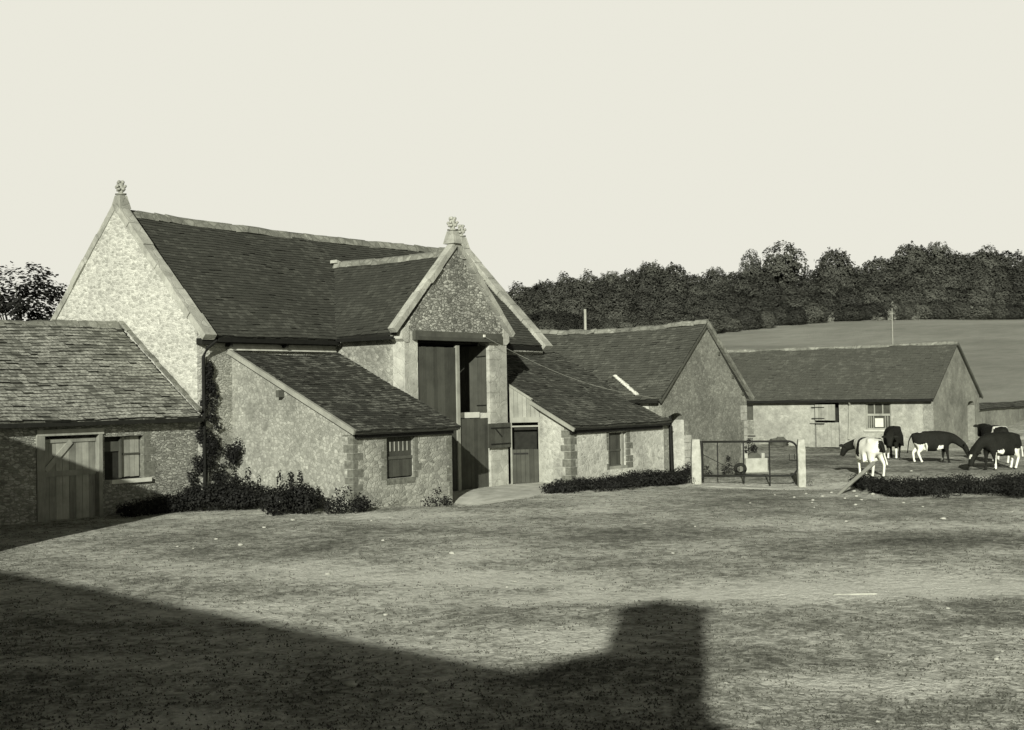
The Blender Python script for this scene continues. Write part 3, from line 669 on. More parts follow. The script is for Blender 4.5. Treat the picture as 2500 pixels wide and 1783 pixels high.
# ------------------------------------------------------------------ gabled building beside the gate
D = thing('gabled_shed', (19.8, -1, 0), 'steep gabled stone shed with grey tiled roof and arched doorway beside the metal gate', 'shed')
DX, DE, DYF = 16.665, 23.06, -4.92; DM = (DX + DE) / 2; DZL, DZA = 2.62, 5.52; DBK = 4.0
m = MB(); aw0, aw1 = 17.12, 18.20
top = lambda h: DZL + (DZA - DZL) * (1 - abs(h - DM) / (DM - DX))
m.prism([(DX, DYF, -.6), (aw0, DYF, -.6), (aw0, DYF, top(aw0)), (DX, DYF, top(DX))], (0, .55, 0))
n_ = 12
for k in range(n_):                                      # arched head of the doorway
    a0, a1 = aw0 + (aw1 - aw0) * k / n_, aw0 + (aw1 - aw0) * (k + 1) / n_; c_ = (aw0 + aw1) / 2; q = (aw1 - aw0) / 2
    z0, z1 = [1.94 + .26 * math.sqrt(max(0, 1 - ((a_ - c_) / q) ** 2)) for a_ in (a0, a1)]
    m.prism([(a0, DYF, z0), (a1, DYF, z1), (a1, DYF, top(a1)), (a0, DYF, top(a0))], (0, .55, 0))
m.prism([(aw1, DYF, -.6), (DE, DYF, -.6), (DE, DYF, top(DE)), (DM, DYF, DZA), (aw1, DYF, top(aw1))], (0, .55, 0))
m.build('gable_wall', 'dwall', D)
m = MB(); m.box(DX + .001, DX + .45, DYF + .55, DBK, -.6, DZL - .02); m.build('side_wall', 'dlight', D)  # west wall: sunlight put into the colour by the paler render
m = MB(); m.box(DE - .45, DE - .002, DYF + .55, DBK, -.6, DZL - .02); m.box(DX + .45, DE - .45, DBK - .4, DBK, -.6, 2.6); m.build('side_wall', 'dwall', D)
m = MB(); r_ = random.Random(12)
for z in np.arange(-.3, 1.3, .28): m.box(aw1 + .006, aw1 + r_.choice((.5, .8)), DYF - .008, DYF + .05, z, z + .26)
for z in np.arange(-.3, 2.3, .3): m.box(DE - r_.choice((.26, .5)), DE + .004, DYF - .008, DYF + .05, z, z + .28)
m.box(aw1 - .006, aw1 + .1, DYF + .004, DYF + .552, -.5, 1.94); m.split('pale_stone_and_lit_jamb', 'dlight', D)  # last box: pale liner that paints the sunlit jamb of the arch
m = MB(); m.box(aw0 - .1, aw1 + .9, DYF + 1.5, DYF + 1.6, -.5, 2.4); m.box(aw0 - .1, aw1 + .9, DYF + .56, DYF + 1.5, 2.32, 2.4); m.split('dark_interior', 'inside', D)
m = MB(); rz = 5.62; sl_ = (rz - 2.72) / (DM - 16.42)
va = Vector((DM - 16.42, 0, rz - 2.72)); tiles(m, (16.42, DYF - .12, 2.70), (0, 1, 0), va, 8.9, va.length, .15, .22, .02, .13, 71, 1.6)
vb = Vector((-(23.30 - DM), 0, rz - 2.72)); tiles(m, (23.30, DYF - .12, 2.70), (0, 1, 0), vb, 8.9, vb.length, .15, .22, .02, .13, 72, 1.6)
DR = m.build('roof', 'droof', D)
m = MB(); ridge(m, (DM, DYF - .14, 5.63), (DM, DBK, 5.63), .17, .06, .5, 35, .035, .13); m.build('ridge_tiles', 'ridge', DR)
m = MB(); m.obox((( 16.42 + DM) / 2, DYF - .10, 4.08), va / 2 * 1.0, (0, .025, 0), Vector((-va.z, 0, va.x)).normalized() * .07); m.build('verge_board', 'beam', DR)
m = MB(); m.obox(((23.30 + DM) / 2, DYF - .13, 4.10), vb / 2 * 1.01, (0, .07, 0), Vector((-vb.z, 0, vb.x)).normalized() * .075); m.build('verge_board', 'ridge', DR)
m = MB()
for k in (.3, .62, .86):
    c = Vector((DM, 0, 5.4)) + Vector((3.3, 0, -2.8)) * k; m.box(c.x - .05, c.x + .05, DYF - .06, DYF, c.z - .2, c.z - .08)
m.split('purlin_end', 'beam', DR)
m = MB(); m.box(16.38, 16.46, DYF, -3.0, 2.58, 2.68); m.split('eaves_board', 'black', DR)
m = MB(); r_ = random.Random(2)                          # white mortar in the valley against the lean-to roof
for k in range(26):
    t_ = k / 25; c = Vector((16.62 + .85 * t_, -3.9 + 1.5 * t_, 0)); zd = 2.72 + sl_ * (c.x - 16.42); zb = 1.95 + (c.y + 5.17) * .5126; c.z = max(zd, zb) + .01
    m.blob(c, (.10 + r_.uniform(-.02, .03), .09, .05), .25, 6, 4, r_)
m.build('valley_mortar', 'white', DR)
m = MB(); m.tube([(17.12, DYF - .07, 2.1), (17.15, DYF - .07, 1.2), (17.18, DYF - .08, -.1)], .055, 8); m.tube([(16.9, DYF - .16, 1.9), (17.06, DYF - .12, 2.08), (17.12, DYF - .07, 1.95)], .045, 8); m.build('drainpipe', 'gutter', D)

# ------------------------------------------------------------------ long low stable on the right
ET = Matrix.Translation((36.51, -7.5, 0)) @ Matrix.Rotation(.0395, 4, 'Z')
E = thing('long_stable', (36.51, -7.5, 0), 'long low limewashed stable with split door and small window behind the cows', 'stable')
EL, EW, EZ, EA = 15.0, 7.3, 2.50, 5.12
DW0, DW1 = 4.62, 5.90                                    # stable door along the wall (local y)
m = MB(ET); wallface(m, 'x', 0, .45, [(0, -.6), (EL, -.6), (EL, 2.52), (0, 2.52)], [(DW0, DW1, -.6, 2.28), (2.03, 3.27, .98, 2.30), (9.2, 9.62, 1.45, 2.2)])
m.build('long_wall', 'ewall', E)
m = MB(ET); aw0, aw1 = 5.28, 6.5; apt = [(0, -.6), (aw0, -.6), (aw0, 2.0), (aw0, EZ + .05 + (EA - EZ) * 2 * (EW - aw0) / EW), (EW / 2, EA), (0, EZ)]
gt = lambda h: EZ + (EA - EZ) * (1 - abs(h - EW / 2) / (EW / 2))
m.prism([(.45, 0, -.6), (aw0, 0, -.6), (aw0, 0, gt(aw0)), (EW / 2, 0, gt(EW / 2)), (.45, 0, gt(.45))], (0, .5, 0))
m.prism([(0, -.002, -.6), (.45, -.002, -.6), (.45, -.002, gt(.45)), (0, -.002, EZ)], (0, .5, 0))
for k in range(8):
    a0, a1 = aw0 + (aw1 - aw0) * k / 8, aw0 + (aw1 - aw0) * (k + 1) / 8; c_ = (aw0 + aw1) / 2
    z0, z1 = [2.02 + .22 * math.sqrt(max(0, 1 - ((q - c_) / .61) ** 2)) for q in (a0, a1)]
    m.prism([(a0, 0, z0), (a1, 0, z1), (a1, 0, gt(a1)), (a0, 0, gt(a0))], (0, .5, 0))
m.prism([(aw1, 0, -.6), (EW, 0, -.6), (EW, 0, EZ), (aw1, 0, gt(aw1))], (0, .5, 0))
m.build('gable_wall', 'egable', E)
m = MB(ET); m.box(EW - .4, EW, .5, EL, -.6, 2.5); m.box(.45, EW - .4, EL - .4, EL, -.6, 2.5); m.build('back_wall', 'egable', E)
m = MB(ET); m.box(aw0 - .3, aw1 + 1, 1.6, 1.7, -.5, 2.4); m.box(aw0 - .3, aw1 + .7, .5, 1.6, 2.3, 2.4); m.box(.38, .44, DW0 - .02, DW1 + .02, 1.2, 2.3); m.split('dark_interior', 'inside', E)
va = Vector((EW / 2 + .25, 0, 2.72)); la = va.length
U_ = ET.to_3x3() @ Vector((0, 1, 0)); m = MB()
tiles(m, ET @ Vector((-.25, -.10, 2.44)), U_, ET.to_3x3() @ va, EL, la, .15, .22, .014, .02, 81, .8)
vb = Vector((-(EW / 2 + .25), 0, 2.72)); tiles(m, ET @ Vector((EW + .25, -.10, 2.44)), U_, ET.to_3x3() @ vb, EL, la, .15, .22, .014, .02, 82, .8)
ER = m.build('roof', 'eroof', E)
m = MB(); ridge(m, ET @ Vector((EW / 2, -.12, 5.17)), ET @ Vector((EW / 2, EL, 5.17)), .16, .05, .45, 37, .015, .03); m.build('ridge_tiles', 'ridge', ER)
m = MB(ET); m.obox(((EW / 2 + EW + .25) / 2, -.11, 3.74), vb / 2, (0, .03, 0), Vector((-vb.z, 0, vb.x)).normalized() * .06); m.build('verge_board', 'beam', ER)
m = MB(ET); m.box(-.34, -.24, -.05, EL, 2.31, 2.42); m.box(-.2, -.0, .0, EL, 2.36, 2.45); m.split('gutter', 'gutter', ER)
m = MB(ET); m.tube([(-.28, 4.0, 2.34), (-.07, 4.03, 2.15), (-.07, 4.12, .5)], .05, 8); m.build('drainpipe', 'pole', E)
m = MB(ET); planks(m, DW0 + .05, DW1 - .05, .10, 1.32, .06, .05, .2, 'x', 90); LD_ = m.build('lower_half_door', 'ewall', E); LD_['label'] = 'limewashed lower half door'
m = MB(ET); planks(m, DW0 + .18, DW1 - .06, 1.42, 2.22, -.06, .04, .18, 'x', 91); UD = m.build('upper_half_door', 'frame', E); UD['label'] = 'grey upper half door hanging ajar'
m = MB(ET)
for z in (1.5, 2.05): m.box(-.085, -.062, DW1 - .55, DW1 + .12, z, z + .04)
m.box(-.02, .055, DW1 - .5, DW1 + .25, 1.24, 1.28); m.split('strap_hinge', 'black', UD)
m = MB(ET)                                               # sash window: frame, glazing bars, boarded lower half
y0, y1, z0, z1 = 2.03, 3.27, .98, 2.30
m.box(.06, .14, y0, y0 + .07, z0, z1); m.box(.06, .14, y1 - .07, y1, z0, z1); m.box(.06, .14, y0 + .07, y1 - .07, z0, z0 + .07); m.box(.05, .13, y0 + .07, y1 - .07, 1.64, 1.74); m.box(.06, .14, y0 + .07, y1 - .07, z1 - .08, z1)
for y in (2.43, 2.84): m.box(.07, .12, y, y + .05, 1.74, z1 - .08)
for y in (2.2, 2.32, 2.9, 3.02, 3.12): m.box(.08, .12, y, y + .04, z0 + .07, 1.64)
WF = m.build('window', 'frame', E)
m = MB(ET); m.box(.125, .135, y0 + .07, y1 - .07, z0 + .07, z1 - .08); m.build('pane', 'glass', WF)
m = MB(ET); m.box(.0, .06, 2.42, 2.82, 1.10, 1.52); m.build('white_card', 'white', WF)['label'] = 'white card fixed inside the lower sash'
m = MB(ET); m.box(-.07, .3, 1.93, 3.37, .88, .978); m.build('window_sill', 'sillm', E)
m = MB(ET)
for k in range(8):
    a0, a1 = y0 - .02 + 1.28 * k / 8, y0 - .02 + 1.28 * (k + 1) / 8; q = lambda a: 2.30 + .09 * (1 - ((a - 2.65) / .64) ** 2)
    m.prism([(-.006, a0, q(a0)), (-.006, a1, q(a1)), (-.006, a1, q(a1) + .03), (-.006, a0, q(a0) + .03)], (.05, 0, 0))
m.build('window_arch', 'beam', E)
m = MB(ET); m.box(.10, .14, 9.2, 9.62, 1.45, 2.2); m.build('slot_window', 'glass', E)
m = MB(ET); m.box(-.006, .04, 9.18, 9.66, .72, 1.43); m.build('blocked_opening', 'dwall', E)
m = MB(ET); m.box(-.012, .04, 9.1, 9.72, .60, .66); m.build('window_sill', 'black', E)
# wall continuing right of the stable
XW = thing('stone_wall', (46, -7.4, 0), 'grey stone yard wall with tiled coping running right from the stable gable', 'wall')
m = MB(ET); m.box(EW + .01, 30, .1, .5, -.8, 1.85); m.build('wall', 'egable', XW)
m = MB(ET); tiles(m, (EW + .02, -.05, 1.80), (1, 0, 0), (0, .4, .28), 22.6, .5, .16, .25, .03, 0, 95); m.prism([(EW + .02, .3, 2.02), (30, .3, 2.02), (30, .65, 1.8), (EW + .02, .65, 1.8)], (0, 0, -.05)); m.build('coping', 'droof', XW)

# ------------------------------------------------------------------ buildings outside the frame that throw the shadows
H = thing('farmhouse', (-29.5, -22, 0), 'gable roofed farmhouse whose roof and chimney shadow falls across the foreground', 'house')
hA, hB = Vector((-27.5, -9, 0)), Vector((-30.0, -33.2, 0)); hd = (hB - hA).normalized(); hn = Vector((-hd.y, hd.x, 0))
if hn.x < 0: hn = -hn
HL = (hB - hA).length
prof = [(3.6, -.5), (3.6, 3.55), (0, 6.75), (-3.6, 3.55), (-3.6, -.5)]
m = MB(); m.prism([hA + hn * a + UP * z for a, z in prof], hd * HL); m.build('wall', 'main', H)
m = MB()
for s_ in (1, -1): m.prism([hA - hd * .2 + UP * 6.80, hA - hd * .2 + hn * 4.0 * s_ + UP * 3.25, hA - hd * .2 + hn * 4.0 * s_ + UP * 3.4, hA - hd * .2 + UP * 6.98], hd * (HL + .4))
HR = m.build('roof', 'mainroof', H)
cc = Vector((-28.98, -32.22, 0)); m = MB(); m.obox(cc + UP * 7.2, hn * .42, hd * .42, UP * 1.06); m.obox(cc + UP * 8.22, hn * .48, hd * .49, UP * .07)
m.prism([cc - hn * .4 - hd * 1.75 + UP * 6.6, cc - hn * .4 - hd * .43 + UP * 7.32, cc - hn * .4 - hd * .43 + UP * 6.6], hn * .8); m.build('chimney', 'quoin', HR)
m = MB()
for k in (4, 9, 14, 19): m.obox(hA + hd * k + hn * 3.6 + UP * 2.0, hn * .03, hd * .5, UP * .6)
m.split('window', 'glass', H)
CS = thing('cart_shed', (-15.3, -3.6, 0), 'tall single pitch stone cart shed left of the yard casting a dark shadow', 'shed')
m = MB(); m.prism([(-12.66, -7.25, -.5), (-12.66, -7.25, 4.7), (-18, -7.25, 3.2), (-18, -7.25, -.5)], (0, 7.24, 0)); m.build('wall', 'lowwall', CS)
m = MB(); m.prism([(-12.6, -7.3, 4.72), (-12.6, -7.3, 4.82), (-18.2, -7.3, 3.26), (-18.2, -7.3, 3.16)], (0, 7.3, 0)); m.build('roof', 'mainroof', CS)

# ------------------------------------------------------------------ gate and posts
def onground(x, y): return hground(x, y)
gl, gr = Vector((13.80, -8.17, 0)), Vector((15.73, -10.63, 0))
gdv = (gr - gl).normalized(); gx = lambda s_, z: gl + gdv * s_ + UP * z; GL = (gr - gl).length
for (x, y, zt, wd, lab) in ((13.69, -8.03, 1.42, .15, 'squat whitewashed concrete post on the hinge side of the metal gate'), (15.80, -10.73, 1.36, .125, 'square whitewashed concrete post at the latch side of the metal gate')):
    z0 = onground(x, y); m = MB(); r_ = random.Random(int(x))
    nseg = 5; zz = [z0 - .3 + (zt - z0 + .3) * k / nseg for k in range(nseg + 1)]
    P_ = []
    for k, z in enumerate(zz):
        w2 = wd * (1 + .05 * r_.uniform(-1, 1)) * (.86 if k == nseg else 1)
        for a, b in ((-1, -1), (1, -1), (1, 1), (-1, 1)): P_.append(Vector((x, y, z)) + gdv * a * w2 + Vector((-gdv.y, gdv.x, 0)) * b * w2)
    F_ = [(0, 3, 2, 1), tuple(nseg * 4 + k for k in range(4))] + [(i * 4 + k, i * 4 + (k + 1) % 4, i * 4 + 4 + (k + 1) % 4, i * 4 + 4 + k) for i in range(nseg) for k in range(4)]
    m.add(P_, F_); o = m.build('gate_post', 'post'); tag(o, lab, 'gate post', 'gate posts')
    bv = o.modifiers.new('b', 'BEVEL'); bv.width = .02; bv.segments = 2
G = thing('metal_gate', tuple(gl), 'black tubular metal field gate with a rounded end hung between two white posts', 'gate')
zt, zb = 1.33, .22
m = MB(); pts = [gx(-.10, zt + .0), gx(GL - .28, zt - .03)]
for k in range(1, 7): a = math.pi / 2 * k / 6; pts.append(gx(GL - .28 + .28 * math.sin(a), zt - .03 - .28 * (1 - math.cos(a))))
for k in range(0, 7): a = math.pi / 2 * k / 6; pts.append(gx(GL - .28 + .28 * math.cos(a), zb - .04 + .28 - .28 * math.sin(a)))
pts.append(gx(0, zb)); m.tube(pts, .033, 8); FR = m.build('gate_frame', 'black', G, True)
m = MB(); m.tube([gx(.02, zb - .08), gx(.02, zt + .03)], .052, 8); m.build('hinge_stile', 'black', G)
for k, lo in ((.17, zb), (.44, -.02), (.71, -.14)):
    m = MB(); m.tube([gx(GL * k, lo), gx(GL * k, zt - .01)], .02 if lo > 0 else .024, 7); m.build('upright', 'black', G)
m = MB(); m.tube([gx(.05, .92), gx(GL * .42, zb + .02)], .011, 6); m.build('brace', 'black', G)
m = MB(); m.blob(gx(-.10, zt), .062, .1); m.blob(gx(-.03, zb - .07), .075, .15); m.blob(gx(-.09, zb - .02), .05, .1); m.split('hinge', 'black', G)
m = MB(); c = gx(GL - .18, .78); m.tube([gx(GL - .26, .88), gx(GL - .26, .68), gx(GL - .02, .68)], .014, 6); m.tube([gx(GL - .09, .72), gx(GL - .09, .88)], .012, 6); m.build('latch', 'black', G)

# ------------------------------------------------------------------ small things in the yard
T = thing('trough', (19.6, -7.0, 0), 'whitewashed block trough with a dark arched top seen through the gate', 'trough')
z0 = onground(19.6, -7); TT = Matrix.Translation((19.6, -7.0, z0)) @ Matrix.Rotation(R(-40), 4, 'Z')
m = MB(TT); m.box(-.42, .42, -.3, .3, -.1, .50); bd = m.build('trough_body', 'limewash', T)
m = MB(TT)
for s_ in (-.33, .33): m.box(s_ - .06, s_ + .06, -.12, .12, .50, .68)
m.split('stand', 'limewash', T)
m = MB(TT); pts = [(-.26, -.1, .50)] + [(-.26 * math.cos(a), -.1, .50 + .22 * math.sin(a)) for a in [math.pi * k / 8 for k in range(1, 8)]] + [(.26, -.1, .50)]; m.prism(pts, (0, .2, 0)); m.build('arched_lid', 'beam', T)
m = MB(); TR = Vector((17.75, -7.45, onground(17.75, -7.45)))
def torus(mb, c, ax, r0, r1, n=20, k=8):
    ax = Vector(ax).normalized(); a = ax.cross(UP).normalized(); b = ax.cross(a); V = []; c = Vector(c)
    for i in range(n):
        t = 2 * math.pi * i / n; d = a * math.cos(t) + b * math.sin(t)
        for j in range(k): q = 2 * math.pi * j / k; V.append(c + d * (r0 + r1 * math.cos(q)) + ax * r1 * 1.3 * math.sin(q))
    mb.add(V, [(i * k + j, i * k + (j + 1) % k, ((i + 1) % n) * k + (j + 1) % k, ((i + 1) % n) * k + j) for i in range(n) for j in range(k)])
torus(m, TR + UP * .22, (.8, .5, .25), .17, .06); o = m.build('old_tyre', 'tyre', None, True); tag(o, 'old black tyre leaning by the shed wall behind the gate', 'tyre')
m = MB(ET); m.blob((-.5, 7.6, .28), (.28, .5, .34), .2, 10, 7, random.Random(4)); o = m.build('coal_heap', 'beam'); tag(o, 'dark low heap against the stable wall seen through the gate', 'heap')
m = MB(); p0 = Vector((12.3, -13.5, onground(12.3, -13.5) - .05)); p1 = Vector((16.0, -13.1, .62))
m.tube([p0, p0.lerp(p1, .35) + UP * .02, p0.lerp(p1, .7), p1], .06, 7, [.045, .06, .065, .07]); o = m.build('leaning_pole', 'pole'); tag(o, 'long pale wooden pole propped at a slant in front of the white cow', 'pole')
m = MB(); z0 = onground(13.4, -13.7); m.obox((13.9, -13.9, z0 + .12), Vector((.75, .1, .12)), (-.01, .09, 0), (0, 0, .03)); o = m.build('broken_plank', 'greywood'); tag(o, 'short broken pale plank lying under the slanting pole', 'plank')
m = MB(); z0 = onground(-5.0, -21.6); m.obox((-5.03, -21.58, z0 + .012), Vector((.20, -.24, 0)), (.016, .014, 0), (0, 0, .010)); o = m.build('stick', 'stone'); tag(o, 'thin pale stick lying flat on the yard in the right foreground', 'stick')
for x, y, zt, zb, lab in ((51.1, 22.6, 8.9, -1, 'pale telegraph pole standing behind the gabled shed roof against the wood'), (74.3, 9.5, 9.2, 0, 'thin pale pole in the sloping pasture above the long stable roof')):
    m = MB(); m.tube([(x, y, zb), (x, y, zt)], .10, 7, [.13, .09] if x < 60 else [.04, .03]); o = m.build('telegraph_pole', 'pole'); tag(o, lab, 'pole')
c0, c1 = Vector((8.95, PY - .16, 4.87)), Vector((16.7, -4.7, 2.75))
m = MB(); m.tube([c0.lerp(c1, k / 16) - UP * .35 * math.sin(math.pi * k / 16) for k in range(17)], .0055, 5)
o = m.build('cable', 'pole'); tag(o, 'thin slack cable running from the porch beam over the right hand roofs', 'cable')
m = MB(); m.box(8.93, 9.0, PY - .2, PY - .15, 4.84, 4.92); o = m.build('insulator', 'white'); tag(o, 'small white insulator on the porch beam where the cable starts', 'insulator')
# pale concrete apron before the barn doors
def patch(name, pts, mat, lab, cat=None, lift=.03, kind=None):
    n = 14; V = []; F = []; c = Vector((sum(p[0] for p in pts) / len(pts), sum(p[1] for p in pts) / len(pts), 0)); r_ = random.Random(8)
    P_ = []
    for i in range(len(pts)):
        a, b = Vector((*pts[i], 0)), Vector((*pts[(i + 1) % len(pts)], 0))
        for k in range(4): P_.append(a.lerp(b, k / 4) + Vector((r_.uniform(-.06, .06), r_.uniform(-.06, .06), 0)))
    rings = [1, .85, .6, .3]; m = MB()
    for j, q in enumerate(rings):
        for p in P_: x_, y_ = c.x + (p.x - c.x) * q, c.y + (p.y - c.y) * q; V.append((x_, y_, hground(x_, y_) + (lift if j else -.02)))
    V.append((c.x, c.y, hground(c.x, c.y) + lift)); k = len(P_)
    for j in range(3):
        for i in range(k): F.append((j * k + i, j * k + (i + 1) % k, (j + 1) * k + (i + 1) % k, (j + 1) * k + i))
    for i in range(k): F.append((3 * k + i, 3 * k + (i + 1) % k, 4 * k))
    m.add(V, F); o = m.build(name, mat, None, True)
    if kind: o['kind'] = kind
    if cat: tag(o, lab, cat)
patch('path', [(5.25, -5.9), (6.6, -6.6), (10.6, -5.6), (11.0, -4.2), (10.2, -3.0), (6.0, -3.0), (5.3, -3.9)], 'concrete', None, None, .03, 'structure')
patch('path', [(12.9, -8.3), (13.6, -9.2), (15.4, -11.4), (15.0, -11.8), (13.0, -9.8), (12.5, -8.8)], 'concrete', None, None, .02, 'structure')
# loose stones
r_ = random.Random(21); proto = []
for k in range(5):
    m = MB(); m.blob((0, 0, 0), (.5, .38, .24), .22, 7, 5, r_); proto.append(m)
spots = [(-5.6, -8.6, .17), (-7.5, -13.2, .12), (-1.5, -5.6, .14), (-3.1, -6.4, .12), (-4.4, -13.3, .14), (-6.4, -16.4, .10), (-9.9, -16.9, .10), (-13.2, -19.6, .16), (-13.0, -20.4, .18), (-12.6, -17.2, .13), (-5.1, -7.2, .1),
         (-6.4, -7.6, .1), (-3.6, -10.7, .09), (-.6, -7.4, .09), (2.0, -13.5, .08), (-2.2, -16.8, .09), (-5.5, -23.1, .07), (-8.2, -24.6, .07), (-11.5, -24.6, .06), (11.6, -13.4, .14), (12.1, -14.2, .13), (11.1, -14.3, .12), (10.6, -13.0, .11), (12.8, -14.4, .16),
         (9.9, -13.9, .10), (10.6, -15.0, .10), (9.0, -14.3, .08), (11.0, -12.2, .09), (12.2, -12.6, .12), (8.8, -15.6, .12), (7.8, -13.1, .09), (13.3, -12.9, .13), (14.0, -13.3, .16), (13.7, -9.4, .12), (14.4, -10.3, .1), (9.0, -17.3, .09), (4.6, -17.2, .10), (6.0, -18.9, .16), (22, -12, .16), (26, -12.9, .16), (10.0, -16.4, .11)]
for k in range(22):
    g = 10 + 26 * r_.random() ** 1.3; l = r_.uniform(-.42, .42) * g; x, y = CX + FW.x * g + RT.x * l, CY + FW.y * g + RT.y * l
    if y < -5.6: spots.append((x, y, r_.uniform(.03, .07)))
stm = [p.build('stone', 'stone', None, True) for p in proto]
for k, (x, y, s_) in enumerate(spots):
    o = stm[k] if k < 5 else stm[k % 5].copy()
    if k >= 5: COL.objects.link(o)
    o.location = (x, y, hground(x, y) + s_ * .08); o.scale = (s_, s_, s_ * r_.uniform(.7, 1.1)); o.rotation_euler = (0, 0, r_.uniform(0, 6))
    tag(o, 'small pale stone lying loose on the trodden yard', 'stone', 'loose stones on the yard')

# ------------------------------------------------------------------ foliage
def leaves(pts, nrm, size, r, up=.35, aspect=.7):
    """arrays of leaf quads at pts, facing nrm loosely; returns verts, faces"""
    n = len(pts); nr = nrm + r.normal(0, .4, (n, 3)); nr[:, 2] += up; nr /= np.linalg.norm(nr, axis=1)[:, None] + 1e-9
    t = np.cross(nr, r.normal(0, 1, (n, 3))); t /= np.linalg.norm(t, axis=1)[:, None] + 1e-9; b = np.cross(nr, t)
    s = size * r.uniform(.6, 1.35, (n, 1)); t = t * s * .5; b = b * s * .5 * aspect
    V = np.stack([pts - t, pts + b - t * .15, pts + t, pts - b - t * .1], 1).reshape(-1, 3)
    return V, np.arange(n * 4).reshape(-1, 4)
def leafobj(name, V, F, mat, parent=None):
    me = bpy.data.meshes.new(name); me.vertices.add(len(V)); me.vertices.foreach_set('co', V.astype(np.float32).ravel())
    me.loops.add(len(F) * 4); me.loops.foreach_set('vertex_index', F.astype(np.int32).ravel())
    me.polygons.add(len(F)); me.polygons.foreach_set('loop_start', np.arange(0, len(F) * 4, 4, dtype=np.int32)); me.update(); me.validate()
    me.materials.append(MT[mat]); o = bpy.data.objects.new(name, me); COL.objects.link(o)
    if parent is not None:
        o.parent = parent
    return o
def blobs_leaves(bl, dens, size, r, up=.35, hollow=.25):
    """bl: list of (centre, radii); leaves scattered through each lump, denser at its skin"""
    P = []; Nn = []
    for c, rad in bl:
        c = np.array(c); rad = np.array(rad) * np.ones(3); n = int(dens * (rad[0] * rad[1] + rad[1] * rad[2] + rad[0] * rad[2]) / 3)
        d = r.normal(0, 1, (n, 3)); d /= np.linalg.norm(d, axis=1)[:, None]; q = 1 - np.abs(r.normal(0, hollow, (n, 1))); q = np.clip(q, .1, 1.08)
        P.append(c + d * rad * q); Nn.append(d)
    return leaves(np.concatenate(P), np.concatenate(Nn), size, r, up)
def bush(name, x, y, rx, ry, h, label, cat, n=9, size=.06, mat='leaf', rot=0.0, dens=2600, spikes=4, seed=1, group=None):
    r = np.random.default_rng(seed); z0 = hground(x, y); bl = []
    for k in range(n):
        a = r.random() * 6.28; q = r.random() ** .5 * .75; px, py = math.cos(a) * q * rx, math.sin(a) * q * ry
        hh = h * (1 - .55 * q * q) * r.uniform(.75, 1.0); w = min(rx, ry) * r.uniform(.35, .55)
        bl.append(((px, py, hh * .5), (w, w, hh * .5)))
    for k in range(spikes):
        a = r.random() * 6.28; q = r.random() * .6; bl.append(((math.cos(a) * q * rx, math.sin(a) * q * ry, h * .92), (.09, .09, h * .22)))
    V, F = blobs_leaves(bl, dens, size, r)
    V[:, 2] = np.maximum(V[:, 2], -.03)
    o = leafobj(name, V, F, mat); o.location = (x, y, z0); o.rotation_euler.z = rot
    return tag(o, label, cat, group)
bush('shrub', -.25, -4.1, 1.0, .8, 1.0, 'rounded dark shrub growing against the limewashed side wall of the left lean-to', 'shrub', 14, .075, seed=3, rot=.6)
bush('shrub', .55, -5.35, .75, .55, .62, 'low dark bush at the left lean-to corner with one upright spray', 'shrub', 9, .06, seed=4, spikes=3)
bush('shrub', 3.9, -5.55, .62, .35, .50, 'small dark plant at the foot of the left lean-to front wall', 'plant', 7, .05, seed=5, spikes=3)
bush('shrub', -.2, -1.5, 1.3, .95, 1.0, 'large dark nettle clump between the barn corner and the lean-to side wall', 'nettles', 16, .07, seed=6)
bush('shrub', 17.0, -5.9, .55, .4, .55, 'dark leafy plant under the drainpipe beside the arched doorway', 'plant', 8, .06, seed=14)
bush('shrub', 16.5, -6.8, .35, .25, .36, 'small dark weed clump seen through the left of the gate', 'plant', 6, .045, seed=7)
bush('shrub', 17.9, -6.9, .28, .25, .62, 'dark shrub just behind the old tyre', 'shrub', 6, .05, seed=8)
o = bush('potted_plant', 19.5, -6.95, .26, .22, .52, 'leafy dark plant growing from the top of the white trough', 'plant', 7, .06, seed=9); o.location.z += .66
for k, (x, y, s_) in enumerate([(1.9, -5.1, .3), (2.6, -5.08, .2), (4.7, -5.1, .24), (19.0, -5.2, .3), (20.2, -5.15, .22), (21.5, -5.2, .35), (22.4, -5.15, .28), (13.35, -8.15, .24), (15.95, -10.95, .22), (16.1, -10.4, .2), (10.9, -5.3, .2), (-2.6, -.35, .3)]):
    bush('weed', x, y, s_, s_ * .6, s_ * .9, 'small dark tuft of weeds at the foot of a wall or post', 'weeds', 4, .035, seed=60 + k, dens=1800, spikes=2, group='weeds along the wall foot')
def bed(name, line, depth, h, label, seed, n=60, size=.055, hr=(.8, 1.1)):
    r = np.random.default_rng(seed); bl = []; L = [Vector((*p, 0)) for p in line]
    seg = [(b - a).length for a, b in zip(L, L[1:])]; tot = sum(seg); o0 = L[0]
    for k in range(n):
        t_ = (k + r.random()) / n; d = t_ * tot; i = 0
        while i < len(seg) - 1 and d > seg[i]: d -= seg[i]; i += 1
        p = L[i].lerp(L[i + 1], min(1, d / seg[i])); q = r.random() * depth; x, y = p.x + FW.x * q, p.y + FW.y * q
        hh = h * (hr[0] + (hr[1] - hr[0]) * t_) * r.uniform(.7, 1.1); w = r.uniform(.22, .4); z = hground(x, y)
        bl.append(((x - o0.x, y - o0.y, z + hh * .48 - hground(o0.x, o0.y)), (w, w, hh * .52)))
    V, F = blobs_leaves(bl, 2600, size, r); o = leafobj(name, V, F, 'leaf'); o.location = (o0.x, o0.y, hground(o0.x, o0.y)); return tag(o, label, 'nettles')
